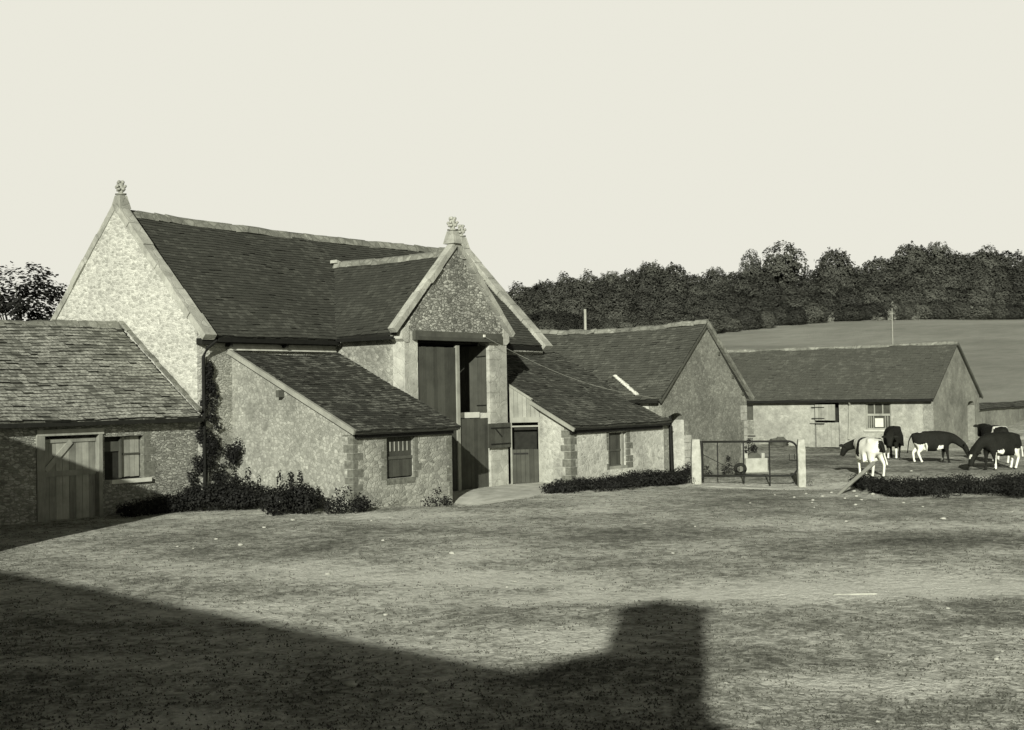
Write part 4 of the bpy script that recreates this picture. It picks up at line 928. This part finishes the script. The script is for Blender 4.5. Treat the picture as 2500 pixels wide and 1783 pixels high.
bed('nettle_bed', [(7.9, -6.3), (9.2, -7.4), (11.2, -7.8), (13.1, -8.1)], 1.7, .46, 'low dark nettle bed along the front of the whitewashed right lean-to', 31, 90, hr=(.75, 1.25))
bed('nettle_bed', [(13.6, -14.6), (11.9, -15.5), (12.0, -16.8), (12.4, -18.2), (13.2, -20.2)], 3.6, .48, 'low dark nettle bed in front of the cows at the right', 32, 150, hr=(.9, 1.15))
bed('nettle_bed', [(-3.2, -.9), (-1.8, -.9), (-.9, -1.1)], .7, .62, 'dark weeds under the sill of the low left building', 33, 26, hr=(.6, 1.2))
# ivy climbing the barn corner
r = np.random.default_rng(41); bl = []
for k in range(60):
    t_ = r.random() ** 1.1; z = .1 + 3.9 * t_; wdt = .95 * (1 - t_) ** .8 + .10; x = .25 + r.uniform(-1, 1) * wdt * (.75 if z < 1.9 else .5) - (.05 if z < 2 else -.12)
    bl.append(((x, -.07, z), (.20 * (1.2 - .6 * t_), .08, .24)))
for k in range(10): bl.append(((1.0 + r.uniform(-.2, .1), -.1 - r.random() * .5, .2 + r.random() * 1.5), (.16, .2, .25)))
V, F = blobs_leaves(bl, 4200, .06, r); IV = thing('ivy', (.2, -.1, 0), 'dark ivy climbing the barn corner beside the drainpipe', 'ivy')
o = leafobj('foliage', V - np.array([.2, -.1, 0]), F, 'ivy', IV)
m = MB(); m.tube([(.2, -.06, 0), (.3, -.05, 1), (.18, -.05, 2.2), (.3, -.05, 4.2)], .03, 6, [.05, .04, .03, .012]); m.build('stem', 'bark', IV)

# trees: a few crowns and trunks, then copies
def cloud(r, n, rad, zc, fr, thr, flat=1.0):
    P = []; D = []; so = Vector((r.uniform(0, 90), 0, 0))
    while len(P) < n:
        d = r.normal(0, 1, 3); d /= np.linalg.norm(d); q = r.random() ** .4; p = d * q * np.array(rad)
        k = noise.noise(Vector((p[0] * fr, p[1] * fr, p[2] * fr * flat)) + so) + .35 * noise.noise(Vector(tuple(p * fr * 2.7)) + so)
        if k > thr + (.12 if q > .9 else 0) - (.1 if p[2] < 0 else 0): P.append(p + np.array([0, 0, zc])); D.append(d)
    return np.array(P), np.array(D)
TW, TH = 3.6, 11.0                                       # half width and height the crowns are modelled at
def crown_mesh(kind, seed):
    r = np.random.default_rng(seed); bl = []
    if kind == 'dense':                                  # rounded crown: a billowing skin of leaf clumps
        n = 7500; d = r.normal(0, 1, (n, 3)); d[:, 2] += .15; d /= np.linalg.norm(d, axis=1)[:, None]; so = r.uniform(0, 50)
        R_ = np.array([1 + .30 * noise.noise(Vector(tuple(v * 1.6)) + Vector((so, 0, 0))) + .30 * abs(noise.noise(Vector(tuple(v * 3.4)) + Vector((0, so, 0)))) + .20 * noise.noise(Vector(tuple(v * 8)) + Vector((0, 0, so))) for v in d])
        q = np.where(r.random(n) < .8, 1 - np.abs(r.normal(0, .05, n)), r.uniform(.6, 1, n))
        rad = np.array([TW * .92, TW * .92, TH * .50]); P = d * rad * (R_ * q)[:, None] + np.array([0, 0, TH * .44]); P[:, 2] = np.maximum(P[:, 2], -.2)
        V, F = leaves(P, d * 1.15, .40, r, .15); bl = [((d[i][0] * TW * .7, d[i][1] * TW * .7, TH * (.44 + .4 * d[i][2])), None) for i in range(5)]
        return V, F, bl
    elif kind == 'open':                                 # airy crown: foliage only where a cloud of noise allows it
        P, d = cloud(r, 5200, (TW * 1.0, TW * 1.0, TH * .36), TH * .62, 1 / 1.5, .06); V, F = leaves(P, d, .36, r, .3)
        return V, F, [(tuple(P[i]), None) for i in range(0, 3600, 200)]
    else:
        for k in range(16):
            a = r.random() * 6.28; z = r.uniform(.1, .85); q = .7 * (1 - z * .6) * r.random() ** .5; rr = r.uniform(.2, .36)
            bl.append(((math.cos(a) * q, math.sin(a) * q, z), rr, 1.4))
        dens, size, hol = 60, .36, .2
    bl = [((c[0] * TW, c[1] * TW, c[2] * TH), (rr * TW, rr * TW, rr * TW * fz)) for c, rr, fz in bl]
    V, F = blobs_leaves(bl, dens, size, r, .25, hol)
    return V, F, bl
PT = {}
def proto_tree(key, kind, seed, mat):
    V, F, bl = crown_mesh(kind, seed); c = leafobj('crown', V, F, mat)
    m = MB(); m.tube([(0, 0, -.6), (.03, 0, 3.2), (0, .03, 6.8)], .2, 6, [.24, .17, .07])
    for ctr, rad in bl[:5 if kind == 'dense' else 18]:
        m.tube([(0, 0, 2.6), (ctr[0] * .45, ctr[1] * .45, 2.6 + (ctr[2] - 2.6) * .6), ctr], .08, 5, [.12, .07, .025])
    t = m.build('trunk', 'bark'); PT[key] = (c, t, [False])
for k, (key, kind, mat) in enumerate((('a', 'dense', 'treeleaf'), ('b', 'dense', 'treeleaf'), ('c', 'dense', 'paleleaf'), ('d', 'dense', 'treeleaf'), ('o', 'open', 'treeleaf'), ('p', 'open', 'paleleaf'), ('m', 'low', 'mayleaf'))): proto_tree(key, kind, 100 + k, mat)
def put_tree(x, y, h, w, key, label, group, z=None, name='broadleaf_tree', rot=None):
    e = bpy.data.objects.new(name, None); COL.objects.link(e); e.empty_display_size = .3
    z = hground(x, y) - .2 if z is None else z; e.location = (x, y, z); e.scale = (w * 1.12 / TW, w * 1.12 / TW, h / TH); e.rotation_euler.z = rng.uniform(0, 6.28) if rot is None else rot
    tag(e, label, 'tree' if name != 'hawthorn_bush' else 'bush', group)
    c, t, used = PT[key]
    for q in (c, t):
        o = q if not used[0] else q.copy()
        if used[0]: COL.objects.link(o)
        o.parent = e; o.location = (0, 0, 0)
    used[0] = True
TREES = '108,81.4,3,1.6,d;110.6,80.4,3.3,2.1,c;115.2,80.3,3,1.8,d;121.3,81.7,3.1,1.5,d;123.6,80.6,3.5,2.1,a;124.8,77.9,3,1.8,d;132.1,79.6,3.1,2.2,d;133.5,76.3,3.3,1.5,d;139.3,77.8,3.1,2.1,c;141.9,76,3,2,d;145.3,74.7,3,2.5,c;148.4,72,3.6,2.4,a;150.2,68.9,3,2.1,c;155.3,68.7,3,2,c;160.4,67.9,3.8,1.9,d;163.8,66.4,3.2,1.6,c;171.9,67.9,3.6,1.9,a;172.4,65.3,3.3,1.7,b;177.6,64.9,3.8,2.4,c;185.9,65.2,3,2.1,d;188.1,62.7,3,2.5,a;196,62.1,3.5,2.3,b;198.6,59.5,4,2.1,c;202,58.1,3.5,1.8,b;205.7,57.2,3.7,2.6,c;208.4,54.3,3.8,2.5,a;211,51.2,3.8,2.5,c;212.7,48.6,3.3,2.8,c;216.1,45.9,3.2,1.8,b;217.4,43.9,3.1,2.1,b;222.4,42.4,4.1,2.6,c;223.5,39.1,3,3,a;229.4,36.8,3,2.4,b;117.6,88.3,3,2.2,b;123.3,88.5,3.2,2,c;127.3,88,3.9,2.8,d;132.3,86.9,4.4,2.4,d;134.6,84.8,3.9,2.9,d;144,86.2,4.2,2.1,d;146.7,84.1,4.6,2.4,c;151.4,82.8,4.4,3.2,a;153.1,78.1,4.5,2.9,b;161.4,77.8,4.5,2.1,a;161.6,74.8,4.5,2.7,d;169.6,75.3,5.2,2.3,d;171.7,72.4,5.3,2.3,a;180,73.4,4.2,3.3,a;186.6,71.6,4.9,3.3,b;193,69.9,5.2,2.9,a;200.9,68.5,5.9,2.4,d;206.5,66.8,5.9,3.1,c;208.3,63.4,5.7,2.9,c;213.9,61.5,6.2,2.6,a;219.2,59.5,6.6,2.7,c;223.9,57.4,5.5,3.4,a;225.9,53.1,5.6,3.2,c;230,50.1,5.3,2.8,c;230.4,46.2,5.5,3.1,a;236.2,43.2,4.4,3.6,c;241.9,40.4,4,3.6,d;133.9,100.4,3.8,2.1,a;135.8,98,4.7,2.6,a;141.3,97.3,4.9,2.5,a;144.1,95.5,5.8,2.9,c;152.1,96,6.9,3.1,b;156.7,94.4,5.5,2.2,c;158.5,91.4,7.1,3.4,b;165.6,90.3,6.5,2.5,d;169,87.8,6.4,2.7,b;172.7,85,5.9,2.4,d;175.8,83.1,5.7,2.5,d;183.4,83.1,6.1,2.9,b;188.6,81.7,7.1,3,b;195.1,79.8,5.8,3.3,d;202.9,78.3,4.9,3.7,c;209.1,76.2,6.4,2.7,c;214.2,74.6,5.6,3.1,d;219,71.8,6.4,3.8,a;228.8,70.1,6.2,3.2,a;231.5,66.5,8.4,3.7,a;240.4,63.8,7.9,2.9,c;241.6,60.5,6.5,2.7,c;240.8,56.8,7.8,2.7,a;244.2,54.5,6.1,2.7,d;249.6,52.3,7.7,3.1,d;250.2,48.4,6.5,3.7,d;257.1,45.3,7.1,3.1,d;148.3,110.7,4.3,2.3,c;150.4,108,6,3.1,c;157.4,108.4,7.2,3,a;160.9,105.4,8.4,2.7,b;166.4,104.5,8.6,2.8,d;171.5,103.6,8.6,2.8,d;174.8,101,8.6,2.8,b;176.6,97.2,9.9,3.1,d;181.5,95.3,9.4,3.6,a;186.4,92.4,7.4,3.1,c;192.5,90.3,7,2.5,d;197,88.3,7.9,2.6,a;206.3,89,8.2,3.5,d;211.9,86.1,6,2.7,b;220.1,85.3,6.2,2.9,b;222.8,82.5,6.7,2.7,d;231.7,82.1,7.5,3.5,c;238.6,79.5,7.5,3.2,d;239.9,75.9,8.1,2.9,b;246.4,74.2,9.8,3.1,b;250.3,71.8,9.7,3.5,c;257.2,68.6,10,4.1,a;259,64.2,8.5,3.6,a;261.1,59.4,7.8,3.9,b;267.9,56.6,7.9,2.9,a;268.9,52.8,7.7,4.3,b;276.2,49,7.9,3,a;162,120.2,5.9,2.9,d;165.8,117.7,7.6,3.3,c;170.3,115.9,8.2,3,d;176.7,114.7,9.2,3,c;179.6,111.4,9.5,2.8,c;184.7,110.6,9.3,2.8,b;189,108.5,9.9,2.7,b;191.3,105.5,10.5,3.1,c;197.7,104.4,10.6,3.2,d;202.8,102.3,8.2,2.9,d;203.5,98,8.6,3.1,a;212.7,98,8.1,4.1,d;222.7,96.1,8.3,3.6,a;229.2,93.4,7.5,2.9,d;235.4,91.4,7.3,2.8,a;239.7,89.6,8.1,3.1,c;247.3,88.6,8.3,4.2,c;251,83.2,9.9,3.8,d;258.4,81.1,9.9,3.1,d;264.3,78.8,11.7,3.6,d;270,75.3,10.9,3.6,d;272.6,71.2,9.8,3.5,b;277.3,67.8,10,4.1,d;278,63,9.9,4.3,a;286,59,10.2,3.4,a;291.4,55.5,9.4,4.5,c'
LBL = {'a': 'dark rounded tree in the wood on the hillside', 'b': 'dark rounded tree in the wood on the hillside', 'd': 'dark rounded tree in the wood on the hillside', 'c': 'paler leafed rounded tree in the wood on the hillside'}
for q in TREES.split(';'):
    x, y, h, w_, k = q.split(','); put_tree(float(x), float(y), float(h), float(w_), k, LBL[k], 'trees of the hillside wood')
for (x, y, h, w_, k, lab) in ((212.9, 94.6, 13.0, 2.4, 'o', 'slender open crowned tree left of the biggest skyline tree'), (218.9, 90.3, 14.6, 4.6, 'o', 'biggest open crowned tree on the skyline with sky showing through'),
        (231.1, 84.6, 12.5, 3.9, 'd', 'dark domed skyline tree right of the big open crowned tree'), (202.3, 96.8, 10.2, 2.0, 'p', 'thin feathery tree top left of the open crowned pair'),
        (264.5, 74.6, 13.6, 3.0, 'p', 'wispy tree top above the highest dark clump of the wood'), (180.9, 107.7, 10.4, 1.6, 'p', 'small feathery tree top at the left part of the wood'),
        (190.0, 104.3, 11.2, 3.4, 'd', 'dark rounded skyline tree in the middle of the left clump'), (255.9, 77.4, 12.8, 4.1, 'd', 'highest dark domed tree at the right part of the wood'), (269.1, 65.7, 11.3, 3.9, 'c', 'rounded skyline tree near the right end of the wood')):
    put_tree(x, y, h, w_, k, lab, None)
MAY = [(196.3, 58.2, 4.2, 1.2, 'pale blossoming hawthorn at the wood edge behind the thin pasture pole'), (191.0, 58.8, 1.8, 1.5, 'low pale blossom patch left of the hawthorn at the wood edge'), (211.1, 49.3, 4.0, 1.7, 'pale blossoming hawthorn low at the right end of the wood'),
       (182.0, 63.5, 2.2, .8, 'tiny pale hawthorn at the wood edge above the middle of the stable roof'), (200.9, 55.7, 2.0, 1.0, 'small pale hawthorn at the wood edge right of the pasture pole')]
for x, y, h, w_, lab in MAY: put_tree(x, y, h, w_, 'm', lab, None, name='hawthorn_bush')
r = np.random.default_rng(77); P, d = cloud(r, 15000, (3.3, 3.3, 3.9), 5.7, .7, -.06, 2.0); V, F = leaves(P, d, .20, r, .6)
bl = [(tuple(P[i]), 0) for i in range(0, 3600, 200)]; LT = thing('broadleaf_tree', (9.7, 25.6, 0), 'feathery dark tree rising behind the low building at the far left', 'tree')
leafobj('crown', V, F, 'ivy', LT); m = MB(); m.tube([(0, 0, -.5), (.1, 0, 3), (0, .1, 8)], .2, 7, [.26, .2, .05])
for c, _ in bl[:18]: m.tube([(0, 0, 3), (c[0] * .5, c[1] * .5, 3 + (c[2] - 3) * .6), c], .06, 5, [.09, .05, .02])
t = m.build('trunk', 'bark'); t.parent = LT

# ------------------------------------------------------------------ cows
def coatmat():
    s = N('cow_coat', .75, .06); ca = s.n('ShaderNodeVertexColor'); ca.layer_name = 'coat'
    nz = s.noise(s.pos(obj=True), 25, 3, .6)
    c = s.mix(s.gray(ca.outputs['Color'], [(.45, 0), (.55, 1)]), s.ramp(nz, [(.3, .010), (.7, .018)]), s.ramp(nz, [(.3, .55), (.7, .66)]))
    return s.fin(c, nz, .2, .006)
MT['coat'] = coatmat()
def cow(x, y, heading, scale, head, white, label, tail=(-.04, 0), legs=(0, 0, 0, 0), hoofz=None, seed=1):
    """head: list of (x,z,y) for neck base, neck, poll, forehead, muzzle; white(x,y,z)->>0 where the coat is white"""
    V = []; RAD = []; E_ = []
    def add(p, r_, link=None):
        V.append(p); RAD.append(r_ if isinstance(r_, tuple) else (r_, r_)); 
        if link is not None: E_.append((link, len(V) - 1))
        return len(V) - 1
    pel = add((-.50, 0, 1.00), (.29, .33)); rump = add((-.74, 0, 1.04), (.20, .24), pel)
    bel = add((-.22, 0, .90), (.37, .43), pel); mid = add((.08, 0, .86), (.40, .47), bel); ch = add((.38, 0, .88), (.34, .43), mid); sh = add((.60, 0, .98), (.22, .31), ch)
    hp = [add((p[0], p[2] if len(p) > 2 else 0, p[1]), r_, sh if i == 0 else len(V) - 1) for i, (p, r_) in enumerate(zip(head, ((.17, .21), (.125, .165), (.12, .12), (.14, .12), (.10, .095), (.085, .075))))]
    poll = hp[2]; P_ = Vector(V[poll]); d = (Vector(V[hp[4]]) - P_).normalized(); sd = Vector((0, 1, 0)); bk = sd.cross(d)
    for s_ in (-1, 1):
        e0 = add(tuple(P_ + sd * s_ * .14 + d * .01), .045, poll); e1 = add(tuple(P_ + sd * s_ * .24 + bk * .02 + Vector((0, 0, .01))), (.03, .06), e0); add(tuple(P_ + sd * s_ * .32 + bk * .03), (.012, .02), e1)
    for i, (s_, off) in enumerate(((-1, legs[0]), (1, legs[1]))):       # hind legs
        a = add((-.54, s_ * .17, .80), (.21, .17), pel); a = add((-.54 + off * .3, s_ * .18, .60), (.13, .10), a); a = add((-.70 + off * .6, s_ * .17, .42), (.06, .048), a)
        a = add((-.64 + off, s_ * .16, .13), .038, a); a = add((-.60 + off, s_ * .16, .03), (.058, .052), a)
    for i, (s_, off) in enumerate(((-1, legs[2]), (1, legs[3]))):
        a = add((.46, s_ * .16, .70), (.14, .12), ch); a = add((.46 + off * .6, s_ * .15, .40), (.06, .05), a); a = add((.46 + off, s_ * .15, .13), .038, a); a = add((.49 + off, s_ * .15, .03), (.056, .052), a)
    a = add((-.84, 0, 1.10), .035, rump); a = add((-.90 + tail[0], tail[1] * .4, .88), .022, a); a = add((-.90 + tail[0] * 2, tail[1], .58), .02, a); add((-.90 + tail[0] * 2.5, tail[1] * 1.3, .40), (.035, .03), a)
    me = bpy.data.meshes.new('cowskel'); me.from_pydata(V, E_, []); me.update()
    o = bpy.data.objects.new('cowskel', me); COL.objects.link(o)
    sk = o.modifiers.new('skin', 'SKIN'); sk.use_smooth_shade = True
    for i, sv in enumerate(me.skin_vertices[0].data): sv.radius = RAD[i]; sv.use_root = (i == 0)
    ss = o.modifiers.new('sub', 'SUBSURF'); ss.levels = 3; ss.render_levels = 3
    dg = bpy.context.evaluated_depsgraph_get(); body = bpy.data.meshes.new_from_object(o.evaluated_get(dg)); bpy.data.objects.remove(o)
    body.name = 'cow'; body.materials.clear(); body.materials.append(MT['coat'])
    n = len(body.vertices); co = np.empty(n * 3, dtype=np.float32); body.vertices.foreach_get('co', co); co = co.reshape(-1, 3)
    # hip bones, pin bones, shoulder blades, flank hollow, flat back
    def bump(c, s_, d_, amt):
        for sy in (-1, 1):
            q = np.exp(-(((co - np.array([c[0], c[1] * sy, c[2]])) ** 2).sum(1)) / (2 * s_ * s_)); co[:, 0] += q * amt * d_[0]; co[:, 1] += q * amt * d_[1] * sy; co[:, 2] += q * amt * d_[2]
    bump((-.42, .22, 1.22), .07, (0, .7, .7), .055); bump((-.80, .10, 1.20), .06, (-.6, .4, .6), .05); bump((-.28, .30, 1.10), .11, (0, -1, 0), .06)
    bump((.52, .22, 1.10), .10, (0, 1, .2), .035); bump((.30, .30, 1.0), .10, (0, -1, 0), .03); bump((-.30, .12, .56), .10, (0, 0, -1), .05)
    body.vertices.foreach_set('co', co.ravel()); body.update()
    at = body.color_attributes.new('coat', 'FLOAT_COLOR', 'POINT'); cl = np.zeros((n, 4), dtype=np.float32)
    for i in range(n):
        x_, y_, z_ = co[i]; q = Vector((x_ * 3 + seed, y_ * 3, z_ * 3)); wv = white(x_ + .07 * noise.noise(q), y_ + .07 * noise.noise(q * 1.3 + Vector((5, 0, 0))), z_ + .07 * noise.noise(q * 1.2 + Vector((0, 7, 0))))
        cl[i] = 1 if wv > 0 else 0
    at.data.foreach_set('color', cl.ravel()); body.polygons.foreach_set('use_smooth', [True] * len(body.polygons))
    c = bpy.data.objects.new('cow', body); COL.objects.link(c); c.scale = (scale,) * 3; c.rotation_euler.z = heading; c.location = (x, y, hground(x, y) - .01)
    m = MB(); mz = Vector(V[hp[3]])
    for s_ in (-1, 1): m.blob(mz + sd * s_ * .085 - d * .02, .02, .02, 7, 5)
    
    for q in list(zip(m.calls)): 
        a_, b_, c_, d_ = q[0]; mm_ = MB(); mm_.add(m.v[a_:b_], [tuple(i - a_ for i in t) for t in m.f[c_:d_]]); ey = mm_.build('eye', 'black'); ey.parent = c
    hm = MB()
    for s_, off in ((-1, legs[0]), (1, legs[1])): hm.box(-.645 + off, -.545 + off, s_ * .16 - .045, s_ * .16 + .045, -.005, .045)
    for s_, off in ((-1, legs[2]), (1, legs[3])): hm.box(.445 + off, .55 + off, s_ * .15 - .045, s_ * .15 + .045, -.005, .045)
    
    for a_, b_, c_, d_ in hm.calls: mm_ = MB(); mm_.add(hm.v[a_:b_], [tuple(i - a_ for i in t) for t in hm.f[c_:d_]]); hv = mm_.build('hoof', 'black'); hv.parent = c
    tag(c, label, 'cow', 'cows in the stable yard'); return c
GRAZE = [(.80, .96), (1.0, .80), (1.16, .62), (1.21, .50), (1.30, .26), (1.33, .15)]
LOW = [(.80, 1.02), (1.0, .98), (1.16, .90), (1.22, .80), (1.34, .58), (1.37, .52)]
LEVEL = [(.78, 1.12), (.96, 1.20), (1.10, 1.24), (1.16, 1.14), (1.28, .92), (1.31, .86)]
def w_white(x, y, z):                                    # white, with a black saddle band, rump patch and black head
    if x > .72: return -1
    if .0 < x < .30 and z > .70: return -1
    if x < -.45 and y < .03 and z > .82 and y > -.24 + (z - 1.0) * .1 and z < 1.18: return -1
    if -.50 < x < -.30 and z > 1.12 and y < 0: return -1
    return 1
def k_black(x, y, z):
    if z < .42 and x > 0: return 1
    if x > 1.12 and abs(y) < .035 and z > 1.08: return 1
    return -1
def m_black(x, y, z):
    if -.84 < x < -.30 and z < .78: return 1
    if -.62 < x < -.45 and z > 1.24: return 1
    if .12 < x < .34 and z < .70: return 1
    return -1
def r_black(x, y, z):
    if x < -.3 and z < .72: return 1
    if .12 < x < .4 and z < .72: return 1
    if x > 1.2 and abs(y) < .06 and .40 < z < .56: return 1
    return -1
def r2_black(x, y, z):
    if z < .45: return 1
    if abs(x + .45) < .05 and y > -.3: return 1
    return -1
cow(19.35, -11.55, R(48), 1.05, [(.80, 1.04, .04), (.98, 1.00, .14), (1.08, .98, .26), (1.14, .88, .32), (1.22, .68, .38), (1.24, .62, .39)], w_white, 'white cow with black patches and a black head, seen from behind', tail=(.0, -.15), legs=(-.06, .06, .04, -.06), seed=3)
cow(29.6, -8.3, R(196), 1.08, LOW, k_black, 'all black cow facing the yard just behind the white one', legs=(0, .1, .05, 0), seed=5)
cow(27.0, -10.95, R(-58), .98, [(.80, .98), (.99, .86), (1.17, .72), (1.25, .62), (1.35, .38), (1.38, .27)], m_black, 'black cow with white hind legs grazing side-on before the stable gable', legs=(.14, -.08, .10, -.06), seed=7)
cow(23.76, -14.57, R(152), 1.05, GRAZE, r_black, 'black cow with a white blaze grazing behind the nettle bed at the right edge', legs=(0, .1, .05, -.1), seed=9)
cow(27.96, -13.05, R(40), 1.15, LEVEL, r2_black, 'black and white cow seen from behind at the far right', tail=(-.03, -.1), legs=(0, .05, .05, -.05), seed=11)
